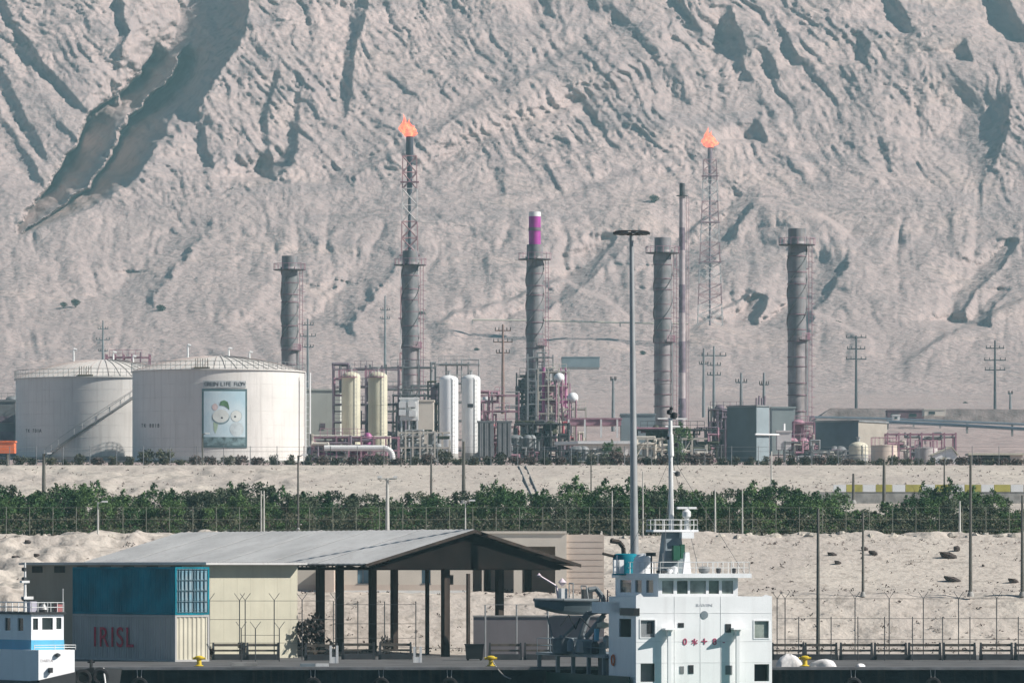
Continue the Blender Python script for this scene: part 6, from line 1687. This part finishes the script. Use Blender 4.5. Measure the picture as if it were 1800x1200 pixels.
# hull and aft deck, running away behind the deckhouse
hull_g = mat("hull_dark_green", (.008, .055, .035), .45, 0, .15, .5, streak=.1)
LH = 19.0
k = MB(); k.vprism([(-.25, -8), (W * .5, -15), (W + .25, -8), (W + .25, LH), (-.25, LH)], -.6, .9); hull = k.build("hull", hull_g, ship, smooth=False)
MB().vprism([(-.22, -7.9), (W * .5, -14.8), (W + .22, -7.9), (W + .22, LH - .05), (-.22, LH - .05)], .9, .98).build("main_deck", mat("deck_green", (.02, .12, .07), .7, 0, .15, 1), ship, smooth=False)
MB().box(-.25, -.17, .5, LH, .98, 1.75).box(-.17, W, LH - .08, LH, .98, 1.75).build("bulwark", hull_g, ship, smooth=False)
# raised aft platform
za = sz(1150, 322); zb = sz(1144, 322)
MB().box(-.2, 4.6, 5.05, LH - .5, za - .08, zb - .12).build("aft_platform", boat_grey, ship, smooth=False)
for y in (5.6, 8.5, 11.5, 14.5, 18.2): MB().box(-.15, .05, y, y + .2, .98, za - .08).build("platform_post", boat_grey, ship, smooth=False)
MB().box(.3, 4.4, 5.5, 8, .98, za - .1).build("engine_casing", dark_steel, ship, smooth=False)
railing("platform_rail", [(-.15, 5.2), (-.15, LH - .6), (4.5, LH - .6)], zb - .12, .8, ship, m=boat_grey, gap=2.2)
# davit / crane arms
def P_(px, py, d): return (sx(px, d), d, sz(py, Ys + d))
dav = mat("davit_grey", (.15, .17, .18), .6, 0, .15, 1)
MB().cyl(P_(1012, 1150, 11), P_(1034, 1078, 11), .17, n=8).cyl(P_(1040, 1150, 10), P_(1055, 1085, 10), .17, n=8).cyl(P_(1034, 1078, 11), P_(1058, 1072, 10), .14, n=8).build("davit_frame", dav, ship)
MB().path([P_(1030, 1120, 10), P_(1062, 1080, 9.5), P_(1060, 1050, 9.5), P_(1048, 1034, 10), P_(1034, 1036, 10)], .15, 8).build("davit_arm", dav, ship)
MB().cyl(P_(990, 1120, 12), P_(1034, 1075, 11), .10, n=8).cyl(P_(978, 1148, 12), P_(962, 1082, 13), .05, n=6).cyl(P_(1010, 1148, 11), P_(985, 1116, 12), .09, n=8).build("crane_stay", dav, ship)
MB().lathe(P_(990, 1134, 12), [(.2, -.5), (.62, -.42), (.62, .42), (.2, .5)], 16).build("winch_drum", dav, ship)
MB().lathe(P_(1030, 1138, 10), [(.3, -.45), (.5, -.3), (.5, .4), (.2, .5)], 14).build("winch_drum", boat_grey, ship)
MB().box(*[v for p in zip(P_(1044, 1126, 9), P_(1053, 1104, 8.7)) for v in sorted(p)]).build("blue_locker", sky_blue, ship, smooth=False)
MB().lathe(P_(1060, 1098, 9), [(0, -.2), (.35, -.1), (.35, .1), (0, .2)], 12).build("life_raft_drum", cream, ship)
MB().cyl(P_(1000, 1148, 13), P_(1022, 1112, 13), .06, n=6).cyl(P_(1022, 1112, 13), P_(1038, 1148, 13), .06, n=6).cyl(P_(1005, 1140, 13), P_(1033, 1140, 13), .05, n=6).cyl(P_(968, 1148, 14), P_(990, 1148, 12), .08, n=6).build("hose_frame", dav, ship)
MB().path([P_(985, 1100, 11), P_(1000, 1080, 11), P_(1012, 1105, 11), P_(1020, 1084, 10.5), P_(1046, 1112, 10)], .035, 5).build("hydraulic_hose", black, ship)
for i_, (px_, py_) in enumerate(((1003, 1134), (1018, 1136), (1046, 1138), (1058, 1140), (1066, 1128))): MB().lathe(P_(px_, py_, 9.2), [(.1, -.35), (.22 + .04 * (i_ % 2), -.3), (.2, .25), (.08, .4)], 10).build("deck_fitting", (boat_grey, steel, dark_steel)[i_ % 3], ship)
for px in (1054, 1061, 1068): MB().cyl(P_(px, 1075, 9), P_(px, 1036 + (px % 3) * 4, 9), .04, n=6).build("stanchion", purple_grey, ship)
MB().box(*[v for p in zip(P_(1050, 1078, 9.6), P_(1075, 1072, 8.6)) for v in sorted(p)]).build("side_gangway", boat_grey, ship, smooth=False)
# rescue boat on the davit: a thing of its own, carried by the ship
d = 12.0; pA = Vector(P_(940, 1060, d)); pB = Vector(P_(1045, 1060, d))
wm_ = ship.matrix_basis if False else Matrix.Translation(ship.location) @ Matrix.Rotation(PH, 4, 'Z')
rb = thing("rescue_boat", "grey rescue boat hanging on davits over the ship's aft deck", "boat", wm_ @ Vector((pA.x, d, sz(1080, Ys + d))), rz=PH)
Lb = pB.x - pA.x; k = MB(); N = 16; vs = []; fs = []
hb = 26 * .0322
for i in range(N + 1):
    f_ = i / N; wd = .75 * min(1, (.06 + f_ * 2.2)) ** .7 * (1 if f_ < .9 else 1 - (f_ - .9) * 1.5); keel = .28 * (1 - min(1, f_ * 1.4)) ** 2 * 1.6; sheer = hb * (.86 + .10 * (1 - f_) + .06 * f_)
    for a_, z in ((0, keel), (.72, keel + .16), (1, sheer)): vs.append((Lb * f_, -wd * a_, z)); vs.append((Lb * f_, wd * a_, z))
for i in range(N):
    b = 6 * i; c_ = b + 6
    fs += [(b, c_, c_ + 2, b + 2), (b + 2, c_ + 2, c_ + 4, b + 4), (b + 1, b + 3, c_ + 3, c_ + 1), (b + 3, b + 5, c_ + 5, c_ + 3), (b + 4, c_ + 4, c_ + 5, b + 5)]
fs += [(0, 2, 4, 5, 3, 1), (6 * N, 6 * N + 1, 6 * N + 3, 6 * N + 5, 6 * N + 4, 6 * N + 2)]
k.add(vs, fs); k.build("hull", mat("rescue_boat_grey", (.13, .17, .19), .5, 0, .1, 1), rb, smooth=False)
k = MB()
for sgn in (-1, 1):
    pts = [(Lb * f_, sgn * (.75 * min(1, (.06 + f_ * 2.2)) ** .7), hb * (.86 + .10 * (1 - f_) + .06 * f_) + .05) for f_ in [i / 12 for i in range(13)]]
    k.path(pts, .10, 8)
k.build("rubbing_strake", dav, rb)
MB().box(Lb * .42, Lb * .52, -.3, .3, hb * .9, hb * .9 + .75).build("steering_console", white, rb, smooth=False)
MB().box(Lb * .80, Lb * .95, -.25, .25, hb * .8, hb * .9 + .7).build("engine_cover", dark_steel, rb, smooth=False)
k = MB(); k.path([(Lb * .6, -.5, hb), (Lb * .6, -.5, hb + .95), (Lb * .62, .5, hb + .95), (Lb * .62, .5, hb)], .04, 6).path([(Lb * .85, -.5, hb), (Lb * .82, -.5, hb + .8), (Lb * .82, .5, hb + .8), (Lb * .85, .5, hb)], .04, 6); k.build("roll_bar", steel, rb)
k = MB(); k.path([(Lb * .40, 0, hb * .9), (Lb * .36, 0, hb + .8), (Lb * .10, .1, hb + 1.35)], .06, 6).lathe((Lb * .08, .1, hb + 1.4), [(0, -.14), (.14, 0), (0, .14)], 10).lathe((Lb * .46, 0, hb + 1.0), [(0, -.25), (.25, 0), (0, .25)], 12); k.build("search_light", mat("pinkish_white", (.62, .52, .56), .5), rb)

# ================================================================== small white and blue boat at the left
PB = R(30); Yv = 300.0; sv = Yv / F
bo = thing("harbour_boat", "white harbour boat with light blue band and dark hull at the left edge", "boat", (X(55, Yv), Yv, 0), rz=PB)
obx = X(55, Yv)
def vx(px, d=0.0):
    u = (px - 900) / F; c_, s_ = math.cos(PB), math.sin(PB)
    return (u * (Yv + d * c_) - obx + d * s_) / (c_ - u * s_)
def vz(py, Y_=Yv + .5): return ZC + (HY - py) * Y_ / F
Wv = vx(112); D_ = 8.0
ww = [(vx(58), vx(67), vz(1106), vz(1086)), (vx(74), vx(93), vz(1106), vz(1085)), (vx(99), vx(108), vz(1105), vz(1085))]
wall_with_holes(0, Wv, vz(1141), vz(1079), ww, 0, .06, wp, "cabin_front", bo)
for h_ in ww: MB().box(h_[0] - .01, h_[1] + .01, .07, .09, h_[2] - .01, h_[3] + .01).build("front_window", glass, bo, smooth=False)
sw = [(1.0, 1.7), (2.6, 3.3), (4.1, 4.8), (5.8, 6.5)]
k = MB(); ysd = [.06] + [v for a_ in sw for v in a_] + [D_]
for i in range(len(ysd) - 1):
    if i % 2 == 0: k.box(0, .06, ysd[i], ysd[i + 1], vz(1141), vz(1079))
    else: k.box(0, .06, ysd[i], ysd[i + 1], vz(1141), vz(1108)).box(0, .06, ysd[i], ysd[i + 1], vz(1086), vz(1079))
k.build("cabin_side", wp, bo, smooth=False)
for a_, b_ in sw: MB().box(.08, .1, a_ - .02, b_ + .02, vz(1109), vz(1085)).build("side_window", glass, bo, smooth=False)
MB().box(Wv - .06, Wv, .06, D_, vz(1141), vz(1079)).box(.06, Wv - .06, D_ - .06, D_, vz(1141), vz(1079)).build("cabin_back", wp, bo, smooth=False)
MB().box(-.015, Wv + .015, -.02, -.002, vz(1141), vz(1124)).box(-.02, -.002, -.002, D_, vz(1143), vz(1124)).build("blue_band", sky_blue, bo, smooth=False)
MB().box(-.12, Wv + .1, -.12, D_ + .1, vz(1079), vz(1075)).build("cabin_roof", black, bo, smooth=False)
zrf = vz(1075)
railing("roof_railing", [(0, 0), (Wv, 0), (Wv, D_), (0, D_), (0, 0)], zrf, .5, bo, gap=.8)
MB().cyl((Wv, .1, zrf), (Wv, .1, vz(1034)), .02, n=5).build("whip_aerial", white, bo)
mx_ = vx(44, 2.2); MB().cyl((mx_, 2.2, zrf), (mx_, 2.2, vz(988)), .10, .05, 8).build("mast", white, bo)
MB().box(mx_ - .15, mx_ + .4, 2.0, 2.4, vz(1053), vz(1048)).box(mx_ - .25, mx_ + .2, 2.05, 2.35, vz(1024), vz(1020)).build("mast_platform", white, bo, smooth=False)
for py in (1017, 1052, 1000): MB().lathe((mx_ - .06, 2.2, vz(py)), [(0, -.12), (.13, -.08), (.13, .08), (0, .12)], 10).build("navigation_lamp", dark_steel, bo)
MB().box(vx(50, 1.5), vx(62, 1.5), 1.3, 1.7, zrf, zrf + .55).build("roof_locker", mat("mauve_white_paint", (.5, .48, .56), .5), bo, smooth=False)
MB().box(vx(98, 1), vx(108, 1), .8, 1.2, zrf, zrf + .4).build("red_locker", mat("dull_red_paint", (.35, .12, .12), .6), bo, smooth=False)
MB().lathe((vx(76, 1.2), 1.2, zrf), [(.18, 0), (.28, .12), (.1, .4), (0, .42)], 12).build("horn", steel, bo)
# hull: high white bulwark, black rubbing band
hx0, hx1 = -.35, vx(127, -.5)
k = MB(); N = 12
def hullpoly(o_): return [(hx0 - o_, 10), (hx0 - o_, -.6), (hx0 + .3, -1.0 - o_), (hx1 - .1, -1.0 - o_), (hx1 + o_, -.6), (hx1 + o_, 10)]
MB().vprism(hullpoly(0), .9, vz(1141)).build("hull_upper", wp, bo, smooth=False)
k = MB(); pl = hullpoly(.12)
zs_ = [vz(1196) , vz(1196), vz(1194), vz(1180), vz(1176), vz(1176)]
vs = [(x, y, -.6) for x, y in pl] + [(x, y, z) for (x, y), z in zip(pl, zs_)]
k.add(vs, [tuple(range(6))[::-1], tuple(range(6, 12))] + [(i, (i + 1) % 6, 6 + (i + 1) % 6, 6 + i) for i in range(6)]); k.build("hull_lower", black, bo, smooth=False)
MB().lathe((vx(101, -1.05), -1.06, vz(1150)), [(.0, -.12), (.16, -.05), (.16, .05), (0, .12)], 12).build("hawse_fitting", dark_steel, bo)
MB().box(vx(86, -1.1), vx(91, -1.1), -1.25, -1.02, vz(1181), vz(1172)).build("bitt", black, bo, smooth=False)
railing("fore_railing", [(hx0 + .1, -.9), (hx1, -.9), (hx1, .5)], vz(1141), .25, bo, gap=1.0)
letters("DARYA", .22, mat("faint_lettering", (.55, .5, .5), .7), "lettering", bo, (vx(82, -1), -1.01, vz(1160)), FRONT, .004)
# black tug bow with tyres beside it
tb = thing("black_boat_bow", "black bow of a low boat hung with tyres, between the white boat and the quay", "boat", (X(150, 306), 306, 0), rz=R(8))
k = MB(); k.add([(-3.4, 0, -.6), (1.6, .3, -.6), (1.0, 3, -.6), (-3.4, 3, -.6), (-3.4, -.3, 1.55), (.4, -.5, 2.35), (2.0, .5, 2.25), (1.2, 3.2, 2.25), (-3.4, 3.2, 1.6)],
                 [(0, 3, 2, 1), (0, 1, 5, 4), (1, 6, 5), (1, 2, 7, 6), (2, 3, 8, 7), (3, 0, 4, 8), (4, 5, 6, 7, 8)]); k.build("hull", black, tb, smooth=False)
def ring(m, c, R_, r_, tilt=0):
    N, K = 20, 8; vs = []; fs = []
    for i in range(N):
        A = 2 * math.pi * i / N
        for k_ in range(K):
            B = 2 * math.pi * k_ / K; q_ = R_ + r_ * math.cos(B); vs.append((c[0] + q_ * math.cos(A), c[1] + r_ * math.sin(B), c[2] + q_ * math.sin(A)))
    for i in range(N):
        for k_ in range(K): fs.append((i * K + k_, i * K + (k_ + 1) % K, ((i + 1) % N) * K + (k_ + 1) % K, ((i + 1) % N) * K + k_))
    m.add(vs, fs); return m
for c_ in ((-.2, -.7, 1.75), (.75, -.35, 1.85), (-1.3, -.5, 1.4)): ring(MB(), c_, .36, .15).build("tyre", rubber, tb)
MB().cyl((.3, -.2, 2.3), (.3, -.2, 2.75), .09, n=8).cyl((.1, -.2, 2.62), (.5, -.2, 2.62), .05, n=6).build("mooring_bitt", black, tb)
MB().cyl((.95, -.35, 2.3), (1.05, -.6, 1.4), .05, n=6).build("white_line", white, tb)
railing("hull_grab_rail", [(-3.0, .2), (-.5, .1)], 1.75, .3, tb, m=dark_steel, gap=.8)
# ------------------------------------------------------------------ haze
hz = MB().box(-1600, 1600, -30, 3100, -4.0, 560)
hm = bpy.data.materials.new("haze"); hm.use_nodes = True
hn = hm.node_tree.nodes; hn.clear()
ho = hn.new("ShaderNodeOutputMaterial"); hv = hn.new("ShaderNodeVolumePrincipled")
hv.inputs["Color"].default_value = (0.46, 0.80, 0.88, 1)
hv.inputs["Density"].default_value = 0.00014
hv.inputs["Anisotropy"].default_value = 0.0
hm.node_tree.links.new(hv.outputs[0], ho.inputs["Volume"])
hz.build("haze", hm, kind="stuff", smooth=False)
